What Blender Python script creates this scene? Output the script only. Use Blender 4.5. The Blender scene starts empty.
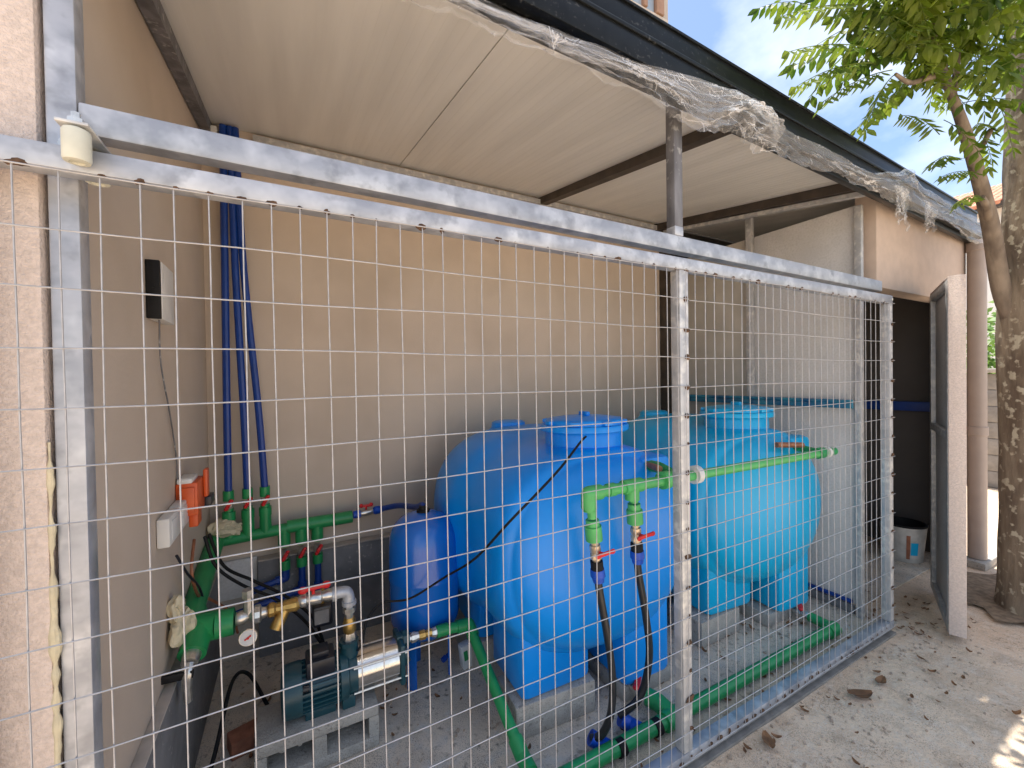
import bpy, bmesh, math, random
from mathutils import Vector, Matrix, noise
random.seed(11)
S = bpy.context.scene
COL = S.collection
rad = math.radians

# ------------------------------------------------------------------ camera, sky, sun, exposure
cd = bpy.data.cameras.new('camera'); cam = bpy.data.objects.new('camera', cd); COL.objects.link(cam)
cd.sensor_width = 36.0; cd.sensor_fit = 'HORIZONTAL'; cd.lens = 36.0 * 415.0 / 1024.0
cd.clip_start = 0.02; cd.clip_end = 2000
_r = Vector((0.8812, -0.4725, -0.0123)); _f = Vector((0.4724, 0.8813, -0.0121))
_r.normalize(); _f.normalize(); _u = _r.cross(_f).normalized(); _u = (_u + _r * 0.0031).normalized(); _r = _f.cross(_u).normalized(); _u = _r.cross(_f)
cam.matrix_world = Matrix(((_r.x, _u.x, -_f.x, 0.374), (_r.y, _u.y, -_f.y, -0.948), (_r.z, _u.z, -_f.z, 1.339), (0, 0, 0, 1)))
S.camera = cam

SUN_ELEV, SUN_AZ = 79.0, 12.0          # azimuth measured from +y towards +x
W = bpy.data.worlds.new('World'); S.world = W; W.use_nodes = True
nt = W.node_tree; nt.nodes.clear()
def nn(t, ty, **kw):
    n = t.nodes.new(ty)
    for k, v in kw.items(): setattr(n, k, v)
    return n
out = nn(nt, 'ShaderNodeOutputWorld'); bg = nn(nt, 'ShaderNodeBackground'); sky = nn(nt, 'ShaderNodeTexSky')
sky.sky_type = 'NISHITA'; sky.sun_disc = False; sky.sun_elevation = rad(SUN_ELEV); sky.sun_rotation = rad(SUN_AZ)
sky.air_density = 1.0; sky.dust_density = 0.8; sky.ozone_density = 1.5
tc = nn(nt, 'ShaderNodeTexCoord'); mp = nn(nt, 'ShaderNodeMapping'); mp.inputs['Scale'].default_value = (1.0, 1.0, 1.6)
ns = nn(nt, 'ShaderNodeTexNoise'); ns.inputs['Scale'].default_value = 2.6; ns.inputs['Detail'].default_value = 6; ns.inputs['Roughness'].default_value = 0.55
cr = nn(nt, 'ShaderNodeValToRGB'); cr.color_ramp.elements[0].position = 0.40; cr.color_ramp.elements[1].position = 0.70; cr.color_ramp.elements[1].color = (.50, .50, .50, 1)
mx = nn(nt, 'ShaderNodeMix', data_type='RGBA'); mx.inputs[7].default_value = (10.3, 10.1, 10.0, 1)
nt.links.new(tc.outputs['Generated'], mp.inputs[0]); nt.links.new(mp.outputs[0], ns.inputs['Vector']); nt.links.new(ns.outputs[0], cr.inputs[0])
nt.links.new(cr.outputs[0], mx.inputs[0]); nt.links.new(sky.outputs[0], mx.inputs[6]); nt.links.new(mx.outputs[2], bg.inputs[0])
nt.links.new(bg.outputs[0], out.inputs[0]); bg.inputs[1].default_value = 0.11

sl = bpy.data.lights.new('sun', 'SUN'); sl.energy = 4.0; sl.angle = rad(0.5); sl.color = (1.0, 0.95, 0.87)
so = bpy.data.objects.new('sun', sl); COL.objects.link(so)
_sd = Vector((math.cos(rad(SUN_ELEV)) * math.sin(rad(SUN_AZ)), math.cos(rad(SUN_ELEV)) * math.cos(rad(SUN_AZ)), math.sin(rad(SUN_ELEV))))
so.rotation_euler = _sd.to_track_quat('Z', 'Y').to_euler()
S.view_settings.view_transform = 'Standard'; S.view_settings.look = 'None'; S.view_settings.gamma = 1.0
S.view_settings.exposure = 1.15
try: S.cycles.use_denoising = True
except Exception: pass
S.cycles.max_bounces = 10; S.cycles.diffuse_bounces = 6; S.cycles.transparent_max_bounces = 24
S.cycles.sample_clamp_indirect = 6.0; S.cycles.caustics_reflective = False; S.cycles.caustics_refractive = False

# ------------------------------------------------------------------ materials
MATS = {}
def mat(name, col, rough=0.6, metal=0.0, var=0.12, scale=8.0, col2=None, bump=0.0, bscale=60.0, spec=0.5, detail=5,
        stretch=None, lo=0.35, hi=0.65, rvar=0.0, trans=0.0, coat=0.0):
    """Principled surface with its colour broken up by noise (col -> col2) and an optional noise bump."""
    if name in MATS: return MATS[name]
    m = bpy.data.materials.new(name); m.use_nodes = True; t = m.node_tree
    b = t.nodes['Principled BSDF']
    tc = nn(t, 'ShaderNodeTexCoord'); vec = tc.outputs['Object']
    if stretch:
        mp = nn(t, 'ShaderNodeMapping'); mp.inputs['Scale'].default_value = stretch; t.links.new(vec, mp.inputs[0]); vec = mp.outputs[0]
    n1 = nn(t, 'ShaderNodeTexNoise'); n1.inputs['Scale'].default_value = scale; n1.inputs['Detail'].default_value = detail
    t.links.new(vec, n1.inputs['Vector'])
    r = nn(t, 'ShaderNodeValToRGB'); r.color_ramp.elements[0].position = lo; r.color_ramp.elements[1].position = hi
    if col2 is None: col2 = tuple(min(1, c * (1 + var)) for c in col); col = tuple(c * (1 - var) for c in col)
    r.color_ramp.elements[0].color = (*col, 1); r.color_ramp.elements[1].color = (*col2, 1)
    t.links.new(n1.outputs[0], r.inputs[0]); t.links.new(r.outputs[0], b.inputs['Base Color'])
    b.inputs['Roughness'].default_value = rough; b.inputs['Metallic'].default_value = metal
    b.inputs['Specular IOR Level'].default_value = spec
    if coat: b.inputs['Coat Weight'].default_value = coat; b.inputs['Coat Roughness'].default_value = 0.15
    if rvar:
        mr = nn(t, 'ShaderNodeMapRange'); mr.inputs[3].default_value = rough - rvar; mr.inputs[4].default_value = rough + rvar
        t.links.new(n1.outputs[0], mr.inputs[0]); t.links.new(mr.outputs[0], b.inputs['Roughness'])
    if bump:
        n2 = nn(t, 'ShaderNodeTexNoise'); n2.inputs['Scale'].default_value = bscale; n2.inputs['Detail'].default_value = 4
        t.links.new(vec, n2.inputs['Vector'])
        bp = nn(t, 'ShaderNodeBump'); bp.inputs['Strength'].default_value = bump; bp.inputs['Distance'].default_value = 0.01
        t.links.new(n2.outputs[0], bp.inputs['Height']); t.links.new(bp.outputs[0], b.inputs['Normal'])
    if trans:
        tr = nn(t, 'ShaderNodeBsdfTranslucent'); t.links.new(r.outputs[0], tr.inputs[0])
        ms = nn(t, 'ShaderNodeMixShader'); ms.inputs[0].default_value = trans
        o = t.nodes['Material Output']; t.links.new(b.outputs[0], ms.inputs[1]); t.links.new(tr.outputs[0], ms.inputs[2]); t.links.new(ms.outputs[0], o.inputs[0])
    MATS[name] = m
    return m

def speckle(m, col, scale=120, thr=0.68, soft=0.05, big=6.0, bigthr=0.5):
    """dark or light specks laid over the base colour of a material (grit, dirt, stains)"""
    t = m.node_tree; b = t.nodes['Principled BSDF']; src = b.inputs['Base Color'].links[0].from_socket
    tc = nn(t, 'ShaderNodeTexCoord'); n = nn(t, 'ShaderNodeTexNoise'); n.inputs['Scale'].default_value = scale; n.inputs['Detail'].default_value = 3
    n2 = nn(t, 'ShaderNodeTexNoise'); n2.inputs['Scale'].default_value = big
    t.links.new(tc.outputs['Object'], n.inputs['Vector']); t.links.new(tc.outputs['Object'], n2.inputs['Vector'])
    ad = nn(t, 'ShaderNodeMath', operation='MULTIPLY_ADD'); ad.inputs[1].default_value = 0.35; t.links.new(n2.outputs[0], ad.inputs[0]); t.links.new(n.outputs[0], ad.inputs[2])
    mr = nn(t, 'ShaderNodeMapRange'); mr.inputs[1].default_value = thr + 0.175 - soft; mr.inputs[2].default_value = thr + 0.175 + soft
    t.links.new(ad.outputs[0], mr.inputs[0])
    mx = nn(t, 'ShaderNodeMix', data_type='RGBA'); mx.inputs[7].default_value = (*col, 1)
    t.links.new(mr.outputs[0], mx.inputs[0]); t.links.new(src, mx.inputs[6]); t.links.new(mx.outputs[2], b.inputs['Base Color'])
    return m

M = dict(
    stucco=mat('stucco', (0.68, 0.575, 0.51), 0.85, var=0.09, scale=120, bump=0.55, bscale=210),
    stucco_fine=mat('stucco fine', (0.56, 0.455, 0.385), 0.85, var=0.05, scale=14, bump=0.25, bscale=260),
    wall=mat('tan wall paint', (0.57, 0.48, 0.395), 0.75, var=0.05, scale=1.6, detail=7, bump=0.06, bscale=90),
    plinth=mat('plinth grey', (0.18, 0.18, 0.185), 0.7, var=0.18, scale=9, bump=0.12, bscale=60),
    plinth_top=mat('plinth ledge', (0.45, 0.40, 0.35), 0.8, var=0.1, scale=20),
    board=mat('cement board', (0.65, 0.64, 0.63), 0.8, var=0.07, scale=5, bump=0.12, bscale=120),
    ceil=mat('ceiling panel', (0.72, 0.705, 0.66), 0.45, var=0.06, scale=3, detail=6, stretch=(4, .35, 1)),
    dkbeam=mat('brown steel', (0.055, 0.042, 0.032), 0.55, var=0.25, scale=14),
    gutter=mat('black gutter', (0.006, 0.007, 0.0075), 0.34, var=0.3, scale=20, spec=0.22),
    galv=mat('galvanised steel', (0.32, 0.34, 0.38), 0.42, 0.35, scale=16, col2=(0.44, 0.46, 0.50), lo=0.38, hi=0.62, rvar=0.10, stretch=(.5, 1, 1)),
    galv_old=mat('galvanised weathered', (0.42, 0.43, 0.44), 0.5, 0.3, scale=18, col2=(0.55, 0.55, 0.55), rvar=0.1),
    galv_dark=mat('dull steel post', (0.115, 0.115, 0.125), 0.55, 0.3, scale=22, col2=(0.21, 0.21, 0.225), stretch=(1, 1, .3)),
    rust=mat('weld rust', (0.05, 0.028, 0.016), 0.9, scale=90, col2=(0.14, 0.075, 0.04)),
    wire=mat('zinc wire', (0.41, 0.41, 0.42), 0.45, 0.25, var=0.12, scale=40),
    bluetank=mat('blue tank plastic', (0.0005, 0.26, 0.82), 0.33, var=0.06, scale=3.0, rvar=0.05, bump=0.02, bscale=200),
    cyantank=mat('cyan tank plastic', (0.0005, 0.40, 0.72), 0.33, var=0.06, scale=3.0, rvar=0.05, bump=0.02, bscale=200),
    bluepaint=mat('blue vessel paint', (0.004, 0.13, 0.54), 0.26, var=0.05, scale=5, coat=0.4),
    bluepipe=mat('dark blue pipe', (0.005, 0.042, 0.25), 0.4, var=0.1, scale=20),
    bluefit=mat('blue coupling', (0.006, 0.075, 0.48), 0.4, var=0.1, scale=20),
    green=mat('green pipe', (0.018, 0.27, 0.085), 0.38, var=0.1, scale=14, rvar=0.06),
    greenlight=mat('pale green pipe', (0.08, 0.42, 0.12), 0.42, var=0.1, scale=14),  # lighter green than the floor and outlet pipes
    red=mat('red handle', (0.62, 0.015, 0.02), 0.4, var=0.1, scale=30),
    chrome=mat('nickel fitting', (0.62, 0.60, 0.56), 0.28, 0.85, var=0.15, scale=50),
    brass_pale=mat('pale brass valve', (0.60, 0.48, 0.34), 0.35, 0.7, var=0.2, scale=50),
    brass=mat('brass', (0.50, 0.32, 0.10), 0.38, 0.8, var=0.2, scale=45),
    copper=mat('red brass nipple', (0.36, 0.15, 0.08), 0.5, 0.4, var=0.15, scale=40),
    black=mat('black rubber', (0.009, 0.009, 0.010), 0.6, var=0.2, scale=30, spec=0.25),
    hose=mat('black hose', (0.018, 0.019, 0.022), 0.3, var=0.2, scale=30),
    white=mat('white plastic', (0.68, 0.68, 0.66), 0.45, var=0.05, scale=12),
    offwhite=mat('aged white plastic', (0.62, 0.62, 0.52), 0.5, var=0.08, scale=20),
    orange=mat('orange plastic', (0.62, 0.095, 0.018), 0.4, var=0.08, scale=20),
    teal=mat('teal pump enamel', (0.012, 0.060, 0.078), 0.35, var=0.12, scale=20),
    tealblack=mat('dark plastic housing', (0.012, 0.014, 0.022), 0.35, var=0.2, scale=20),
    steel=mat('polished steel', (0.68, 0.66, 0.62), 0.2, 1.0, var=0.06, scale=60),
    concrete=mat('concrete block', (0.40, 0.375, 0.335), 0.9, var=0.10, scale=22, bump=0.4, bscale=90),
    floor=mat('shed floor concrete', (0.56, 0.475, 0.375), 0.9, scale=5.5, col2=(0.71, 0.615, 0.495), bump=0.3, bscale=60, detail=8),
    ground=mat('yard concrete', (0.68, 0.51, 0.355), 0.92, scale=2.6, col2=(0.79, 0.615, 0.44), bump=0.55, bscale=42, detail=10),
    soil=mat('soil', (0.24, 0.175, 0.115), 0.95, var=0.3, scale=30, bump=0.5, bscale=60),
    foam=mat('builders foam', (0.62, 0.55, 0.38), 0.8, var=0.12, scale=30, bump=0.6, bscale=50),
    bark=mat('bark', (0.115, 0.085, 0.060), 0.9, scale=14, col2=(0.27, 0.22, 0.16), bump=0.7, bscale=40, stretch=(1, 1, .28)),
    bark_thin=mat('young bark', (0.13, 0.10, 0.075), 0.85, scale=16, col2=(0.25, 0.20, 0.15), bump=0.5, bscale=50, stretch=(1, 1, .4)),
    leaf=mat('leaf green', (0.055, 0.115, 0.010), 0.5, scale=6, col2=(0.24, 0.32, 0.03), trans=0.5),
    leaf2=mat('hedge green', (0.09, 0.20, 0.03), 0.5, scale=5, col2=(0.22, 0.34, 0.06), trans=0.45),
    dryleaf=mat('dry leaf', (0.20, 0.10, 0.045), 0.8, var=0.35, scale=25),
    drain=mat('drain pipe paint', (0.40, 0.33, 0.29), 0.45, var=0.05, scale=9),
    tile=mat('clay roof tile', (0.50, 0.17, 0.09), 0.85, scale=12, col2=(0.62, 0.33, 0.22)),
    render=mat('white render', (0.78, 0.78, 0.76), 0.85, var=0.04, scale=4),
    cream=mat('cream render', (0.66, 0.56, 0.46), 0.85, var=0.05, scale=4),
    brown=mat('brown window frame', (0.42, 0.25, 0.17), 0.6, var=0.08, scale=14),
    glass=mat('window pane', (0.35, 0.42, 0.50), 0.08, var=0.05, scale=2),
    blockwall=mat('grey block wall', (0.25, 0.235, 0.22), 0.9, var=0.15, scale=10, bump=0.5, bscale=30),
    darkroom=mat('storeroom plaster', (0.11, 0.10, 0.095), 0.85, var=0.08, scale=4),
    brick=mat('clay brick', (0.30, 0.12, 0.07), 0.85, var=0.2, scale=30, bump=0.3, bscale=80),
    crumb=mat('mortar crumb', (0.42, 0.33, 0.25), 0.95, var=0.25, scale=30),
    bucket=mat('dusty white bucket', (0.40, 0.39, 0.365), 0.6, scale=14, col2=(0.60, 0.59, 0.56)),
    tealrail=mat('teal glossy rail', (0.02, 0.10, 0.22), 0.25, var=0.3, scale=9, col2=(0.04, 0.26, 0.36)),
    track=mat('dirty track steel', (0.24, 0.225, 0.205), 0.7, 0.2, var=0.2, scale=18, bump=0.3),
    shadeboard=mat('shaded rear board', (0.47, 0.435, 0.38), 0.8, var=0.08, scale=5),  # darker copy of the board colour, shade at the rear painted in
)
speckle(M['floor'], (0.20, 0.175, 0.145), scale=40, thr=0.66, soft=0.09, big=4)
speckle(M['floor'], (0.56, 0.53, 0.48), scale=17, thr=0.63, soft=0.10, big=3)
speckle(M['ground'], (0.40, 0.31, 0.22), scale=11, thr=0.66, soft=0.14, big=2.5)
speckle(M['ground'], (0.30, 0.21, 0.14), scale=62, thr=0.69, soft=0.07, big=3.0)
speckle(M['ground'], (0.76, 0.63, 0.49), scale=22, thr=0.64, soft=0.12, big=3.5)
speckle(M['concrete'], (0.22, 0.20, 0.18), scale=60, thr=0.68)
speckle(M['galv'], (0.58, 0.60, 0.63), scale=14, thr=0.58, soft=0.12, big=5)
speckle(M['galv'], (0.30, 0.315, 0.345), scale=26, thr=0.64, soft=0.10, big=5)
speckle(M['galv_old'], (0.72, 0.71, 0.67), scale=30, thr=0.60, soft=0.10, big=6)
speckle(M['bark'], (0.42, 0.38, 0.29), scale=26, thr=0.60, soft=0.04, big=5)
speckle(M['galv_dark'], (0.40, 0.40, 0.40), scale=45, thr=0.66, soft=0.06, big=6)
speckle(M['wall'], (0.47, 0.385, 0.305), scale=2.2, thr=0.62, soft=0.16, big=.9)
speckle(M['board'], (0.56, 0.55, 0.53), scale=90, thr=0.58, soft=0.16, big=8)
speckle(M['plinth'], (0.32, 0.31, 0.29), scale=60, thr=0.69, soft=0.03, big=5)
speckle(M['gutter'], (0.05, 0.052, 0.052), scale=90, thr=0.69, soft=0.05, big=4)

speckle(M['ground'], (0.42, 0.31, 0.215), scale=260, thr=0.60, soft=0.08, big=9.0)
speckle(M['ground'], (0.70, 0.62, 0.52), scale=190, thr=0.64, soft=0.07, big=7.0)
speckle(M['floor'], (0.27, 0.24, 0.20), scale=240, thr=0.61, soft=0.08, big=9.0)
speckle(M['concrete'], (0.28, 0.26, 0.23), scale=230, thr=0.60, soft=0.08, big=9.0)

# ------------------------------------------------------------------ geometry helpers
class G:
    def __init__(s): s.b = bmesh.new(); s.mi = 0
    def _tag(s, fs):
        for f in fs: f.material_index = s.mi
    def box(s, x0, x1, y0, y1, z0, z1, bev=0.0):
        return s.obox(((x0 + x1) / 2, (y0 + y1) / 2, (z0 + z1) / 2), ((1, 0, 0), (0, 1, 0), (0, 0, 1)), ((x1 - x0) / 2, (y1 - y0) / 2, (z1 - z0) / 2), bev)
    def obox(s, c, ax, h, bev=0.0):
        c = Vector(c); ax = [Vector(a).normalized() for a in ax]
        vs = []
        for i in (-1, 1):
            for j in (-1, 1):
                for k in (-1, 1): vs.append(s.b.verts.new(c + ax[0] * h[0] * i + ax[1] * h[1] * j + ax[2] * h[2] * k))
        q = [(0, 1, 3, 2), (4, 6, 7, 5), (0, 4, 5, 1), (2, 3, 7, 6), (0, 2, 6, 4), (1, 5, 7, 3)]
        fs = [s.b.faces.new([vs[i] for i in f]) for f in q]
        s._tag(fs)
        if bev:
            es = list({e for f in fs for e in f.edges})
            r = bmesh.ops.bevel(s.b, geom=es, offset=bev, segments=2 if bev < .03 else 7, affect='EDGES', profile=0.5)
            s._tag(r['faces'])
    def quad(s, *ps):
        f = s.b.faces.new([s.b.verts.new(Vector(p)) for p in ps]); s._tag([f]); return f
    def bar(s, p0, p1, w, h, up=(0, 0, 1), bev=0.0):
        p0, p1 = Vector(p0), Vector(p1); d = (p1 - p0); L = d.length; d.normalize()
        x = d.cross(Vector(up)).normalized(); z = x.cross(d)
        s.obox((p0 + p1) / 2, (x, d, z), (w / 2, L / 2, h / 2), bev)
    def _rings(s, rings, seg, cap=True, closed=False):
        fs = []
        n = len(rings)
        for i in range(n - 1 if not closed else n):
            a, b2 = rings[i], rings[(i + 1) % n]
            for k in range(seg):
                fs.append(s.b.faces.new((a[k], a[(k + 1) % seg], b2[(k + 1) % seg], b2[k])))
        if cap and not closed:
            fs.append(s.b.faces.new(rings[0][::-1])); fs.append(s.b.faces.new(rings[-1]))
        s._tag(fs)
    def tube(s, pts, r, seg=10, smooth=0, cap=True):
        pts = [Vector(p) for p in pts]
        if smooth: pts = spline(pts, smooth)
        n = len(pts); rs = r if isinstance(r, (list, tuple)) else [r] * n
        if len(rs) != n: rs = [rs[0] + (rs[-1] - rs[0]) * i / (n - 1) for i in range(n)]
        t0 = (pts[1] - pts[0]).normalized(); ref = Vector((0, 0, 1)) if abs(t0.z) < 0.9 else Vector((1, 0, 0))
        x = t0.cross(ref).normalized(); rings = []
        for i, p in enumerate(pts):
            t = (pts[min(i + 1, n - 1)] - pts[max(i - 1, 0)]).normalized()
            x = (x - t * x.dot(t)).normalized(); y = t.cross(x)
            rings.append([s.b.verts.new(p + (x * math.cos(a) + y * math.sin(a)) * rs[i]) for a in [2 * math.pi * k / seg for k in range(seg)]])
        s._rings(rings, seg, cap)
    def cyl(s, p0, p1, r0, r1=None, seg=16): s.tube([p0, p1], [r0, r0 if r1 is None else r1], seg)
    def lathe(s, o, ax, prof, seg=24, cap=True):
        """prof: (distance along ax, radius); radius 0 closes the end"""
        o = Vector(o); t = Vector(ax).normalized(); ref = Vector((0, 0, 1)) if abs(t.z) < 0.9 else Vector((1, 0, 0))
        x = t.cross(ref).normalized(); y = t.cross(x)
        rings = [[s.b.verts.new(o + t * d + (x * math.cos(a) + y * math.sin(a)) * max(r, 1e-4)) for a in [2 * math.pi * k / seg for k in range(seg)]] for d, r in prof]
        s._rings(rings, seg, cap)
    def ball(s, c, r, seg=12, sq=(1, 1, 1), lump=0.0, seed=0):
        R = bmesh.ops.create_icosphere(s.b, subdivisions=2 if seg < 16 else 3, radius=1.0)
        for v in R['verts']:
            k = 1.0 + (lump * noise.noise(v.co * 1.7 + Vector((seed, 3.1 * seed, 0))) if lump else 0)
            v.co = Vector((v.co.x * sq[0], v.co.y * sq[1], v.co.z * sq[2])) * r * k + Vector(c)
        s._tag({f for v in R['verts'] for f in v.link_faces})
    def done(s, name, mats, parent=None, ang=35):
        off = Vector((0, 0, 0)); p = parent
        while p is not None: off += p.location; p = p.parent
        bmesh.ops.recalc_face_normals(s.b, faces=s.b.faces)
        for v in s.b.verts: v.co -= off
        me = bpy.data.meshes.new(name); s.b.to_mesh(me); s.b.free()
        for m in (mats if isinstance(mats, (list, tuple)) else [mats]): me.materials.append(m)
        if ang:
            for f in me.polygons: f.use_smooth = True
            me.set_sharp_from_angle(angle=rad(ang))
        o = bpy.data.objects.new(name, me); COL.objects.link(o)
        if parent is not None: o.parent = parent
        return o

def spline(pts, k):
    o = []; n = len(pts)
    for i in range(n - 1):
        p0, p1, p2, p3 = pts[max(i - 1, 0)], pts[i], pts[i + 1], pts[min(i + 2, n - 1)]
        for j in range(k):
            t = j / k
            o.append(0.5 * ((2 * p1) + (p2 - p0) * t + (2 * p0 - 5 * p1 + 4 * p2 - p3) * t * t + (3 * p1 - p0 - 3 * p2 + p3) * t ** 3))
    o.append(pts[-1]); return o

def tag(o, label, cat, group=None):
    o['label'] = label; o['category'] = cat
    if group: o['group'] = group
    return o
def thing(name, label, cat, loc=(0, 0, 0), group=None):
    o = bpy.data.objects.new(name, None); COL.objects.link(o); o.location = loc; o.empty_display_size = 0.1
    return tag(o, label, cat, group)
def struct(o): o['kind'] = 'structure'; return o
def copy_tree(o, parent=None):
    c = o.copy(); COL.objects.link(c)
    if parent is not None: c.parent = parent
    for ch in list(o.children): copy_tree(ch, c)
    return c
def pipe(g, pts, r, fit=1.32, seg=14):
    """plastic pressure pipe: straight runs with welded elbow fittings at the corners"""
    pts = [Vector(p) for p in pts]
    for i in range(len(pts) - 1): g.cyl(pts[i], pts[i + 1], r, seg=seg)
    for i in range(1, len(pts) - 1):
        g.ball(pts[i], r * fit, sq=(1, 1, 1))
        for q in (pts[i - 1], pts[i + 1]):
            d = (q - pts[i]).normalized(); L = min(r * 2.6, (q - pts[i]).length)
            g.cyl(pts[i], pts[i] + d * L, r * fit, seg=seg)
def collar(g, p, d, L, r, seg=14):
    d = Vector(d).normalized(); p = Vector(p); g.cyl(p - d * L / 2, p + d * L / 2, r, seg=seg)

ROOF_S = 0.163
def roof_z(y): return 2.566 + ROOF_S * (y - 1.46)
YB, XL, XR = 1.46, 0.03, 3.13

# ------------------------------------------------------------------ ground
g = G()
N = 60
xs = [-60, -20, -8, -3] + [-1 + 0.1 * i for i in range(75)] + [8, 12, 25, 60]
ys = [-60, -20, -8, -4, -2.5] + [-1.6 + 0.1 * i for i in range(17)] + [0.02]
def gz(x, y):
    if -1 < x < 6.6 and -1.7 < y < 0.01:
        return 0.012 * noise.noise(Vector((x * 1.3, y * 1.3, 0))) + 0.005 * noise.noise(Vector((x * 6, y * 6, 2))) - 0.006
    return -0.006
grid = [[g.b.verts.new((x, y, gz(x, y))) for x in xs] for y in ys]
for j in range(len(ys) - 1):
    for i in range(len(xs) - 1): g.b.faces.new((grid[j][i], grid[j][i + 1], grid[j + 1][i + 1], grid[j + 1][i]))
g.quad((-60, 0.02, -0.006), (60, 0.02, -0.006), (60, 60, -0.006), (-60, 60, -0.006))
struct(g.done('ground', M['ground']))
g = G(); g.box(-0.02, XR + 0.1, 0.03, YB, -0.02, 0.0)
struct(g.done('shed_floor', M['floor']))
g = G(); g.box(XR + 0.1, 4.55, 0.2, 2.4, -0.02, 0.001)
struct(g.done('storeroom_floor', M['floor']))

# ------------------------------------------------------------------ house behind: back wall, plinth, upper window
h = thing('house', 'tan house wall behind the blue tanks with grey plinth and upper brown window', 'house', (1.5, YB, 0))
g = G()
g.box(-3.0, 3.17, YB, 7.5, -0.3, 6.2)
g.done('wall', M['wall'], h)
g = G(); g.box(0.22, XR, YB - 0.055, YB, 0.0, 0.468, 0.004)
pl = g.done('plinth', M['plinth'], h)
g = G(); g.box(0.22, XR, YB - 0.060, YB, 0.470, 0.478, 0.002); g.done('ledge', M['plinth_top'], pl)
g = G(); g.box(XL + .012, 0.217, YB - 0.02, YB, 0.30, 0.485, 0.004); g.done('plaster_patch', M['board'], h)
g = G(); g.box(3.035, 3.10, YB - 0.07, YB - 0.001, 0.0, 2.52, 0.003); g.done('column', M['dkbeam'], h)
wn = G(); wn.box(2.62, 3.14, YB - 0.03, YB - 0.001, 4.16, 4.23, 0.004); sill = wn.done('window_sill', M['cream'], h)
wn = G()
for x0, x1 in ((2.68, 2.75), (2.86, 2.90), (3.00, 3.08)): wn.box(x0, x1, YB - 0.045, YB - 0.001, 4.232, 5.4, 0.006)
wn.box(2.752, 3.0, YB - 0.04, YB - 0.001, 5.33, 5.4)
wf = wn.done('window', M['brown'], h)
wn = G(); wn.box(2.76, 2.995, YB - 0.012, YB - 0.002, 4.24, 5.33); wn.done('pane', M['glass'], wf)

# side wall (left) with dark plinth
sw = thing('side_wall', 'tan wall with dark base on the left of the pump corner', 'wall', (0, 0.8, 0))
g = G(); g.box(-0.5, XL, 0.125, YB, -0.2, 2.62); g.done('wall', M['wall'], sw)
g = G(); g.box(XL, 0.058, 0.125, YB, 0.0, 0.44, 0.004); p2 = g.done('plinth', M['plinth'], sw)
g = G(); g.box(XL, 0.060, 0.125, YB, 0.442, 0.448, 0.002); g.done('ledge', M['plinth_top'], p2)

# left stucco pillar
g = G(); g.box(-1.6, 0.002, 0.062, 0.5, -0.2, 3.4, 0.004)
pil = tag(g.done('stucco_pillar', M['stucco']), 'rough pinkish stucco pillar behind the end of the wire gate', 'pillar')
g = G()
fp = []; frad = []
for i in range(150):
    z = 0.02 + i * 0.0082; k = noise.noise(Vector((z * 14, 1, 2))) + .5 * noise.noise(Vector((z * 45, 3, 2)))
    fp.append((0.0045 + .002 * noise.noise(Vector((z * 30, 5, 5))), 0.0655 + .002 * k, z)); frad.append(max(.0015, (.0050 if z < 1.1 else .0022) + .0075 * k))
g.tube(fp, frad, 9)
g.done('foam_bead', M['foam'], pil)

# ------------------------------------------------------------------ lean-to roof
rf = thing('canopy_roof', 'sloping pale panel roof with black gutter over the tanks', 'roof', (2, 0.7, 2.4))
def slope_slab(g, x0, x1, y0, y1, t0, t1):
    vs = []
    for x in (x0, x1):
        for y in (y0, y1):
            for t in (t0, t1): vs.append(g.b.verts.new((x, y, roof_z(y) + t)))
    for f in [(0, 1, 3, 2), (4, 6, 7, 5), (0, 4, 5, 1), (2, 3, 7, 6), (0, 2, 6, 4), (1, 5, 7, 3)]: g._tag([g.b.faces.new([vs[i] for i in f])])
cuts = [-0.3, 0.949, 1.93, 2.93, 3.9, 4.58]
for a, b in zip(cuts[:-1], cuts[1:]):
    g = G(); y0 = max(.035, -.03 + (b - 1.2) * .03 + .034); slope_slab(g, a + .0022, b - .0022, y0, YB - .003, 0.0, 0.05)
    # shallow stiffening ribs rolled into the sheet
    x = a + .05
    while x < b - .04:
        slope_slab(g, x, x + .0035, y0 + .002, YB - .005, -0.0006, 0.001); x += .0333
    g.done('ceiling_panel', M['ceil'], rf, ang=0)
g = G(); slope_slab(g, -0.3, 4.6, 0.10, YB - .002, 0.052, 0.06); g.done('seam_blocker', M['gutter'], rf, ang=0)  # unseen sheet added above the panels to keep light out of the seams
def rafter(x0, x1, d, name='rafter', m='dkbeam', y0=0.03, y1=YB - .005, t=-0.002):
    g = G(); slope_slab(g, x0, x1, y0, y1, -d + t, t); return g.done(name, M[m], rf, ang=0)
rafter(1.885, 1.935, 0.045)
rafter(2.98, 3.045, 0.05)
rafter(0.034, 0.075, 0.05, m='galv_dark')
g = G(); slope_slab(g, 3.01, 3.045, 0.08, YB - .07, -0.080, -0.056); g.done('angle_bar', M['galv_old'], rf, ang=0)
g = G(); g.box(0.24, 3.0, YB - 0.035, YB - .004, 2.512, 2.545); g.done('wall_strip', M['galv_old'], rf)
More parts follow.
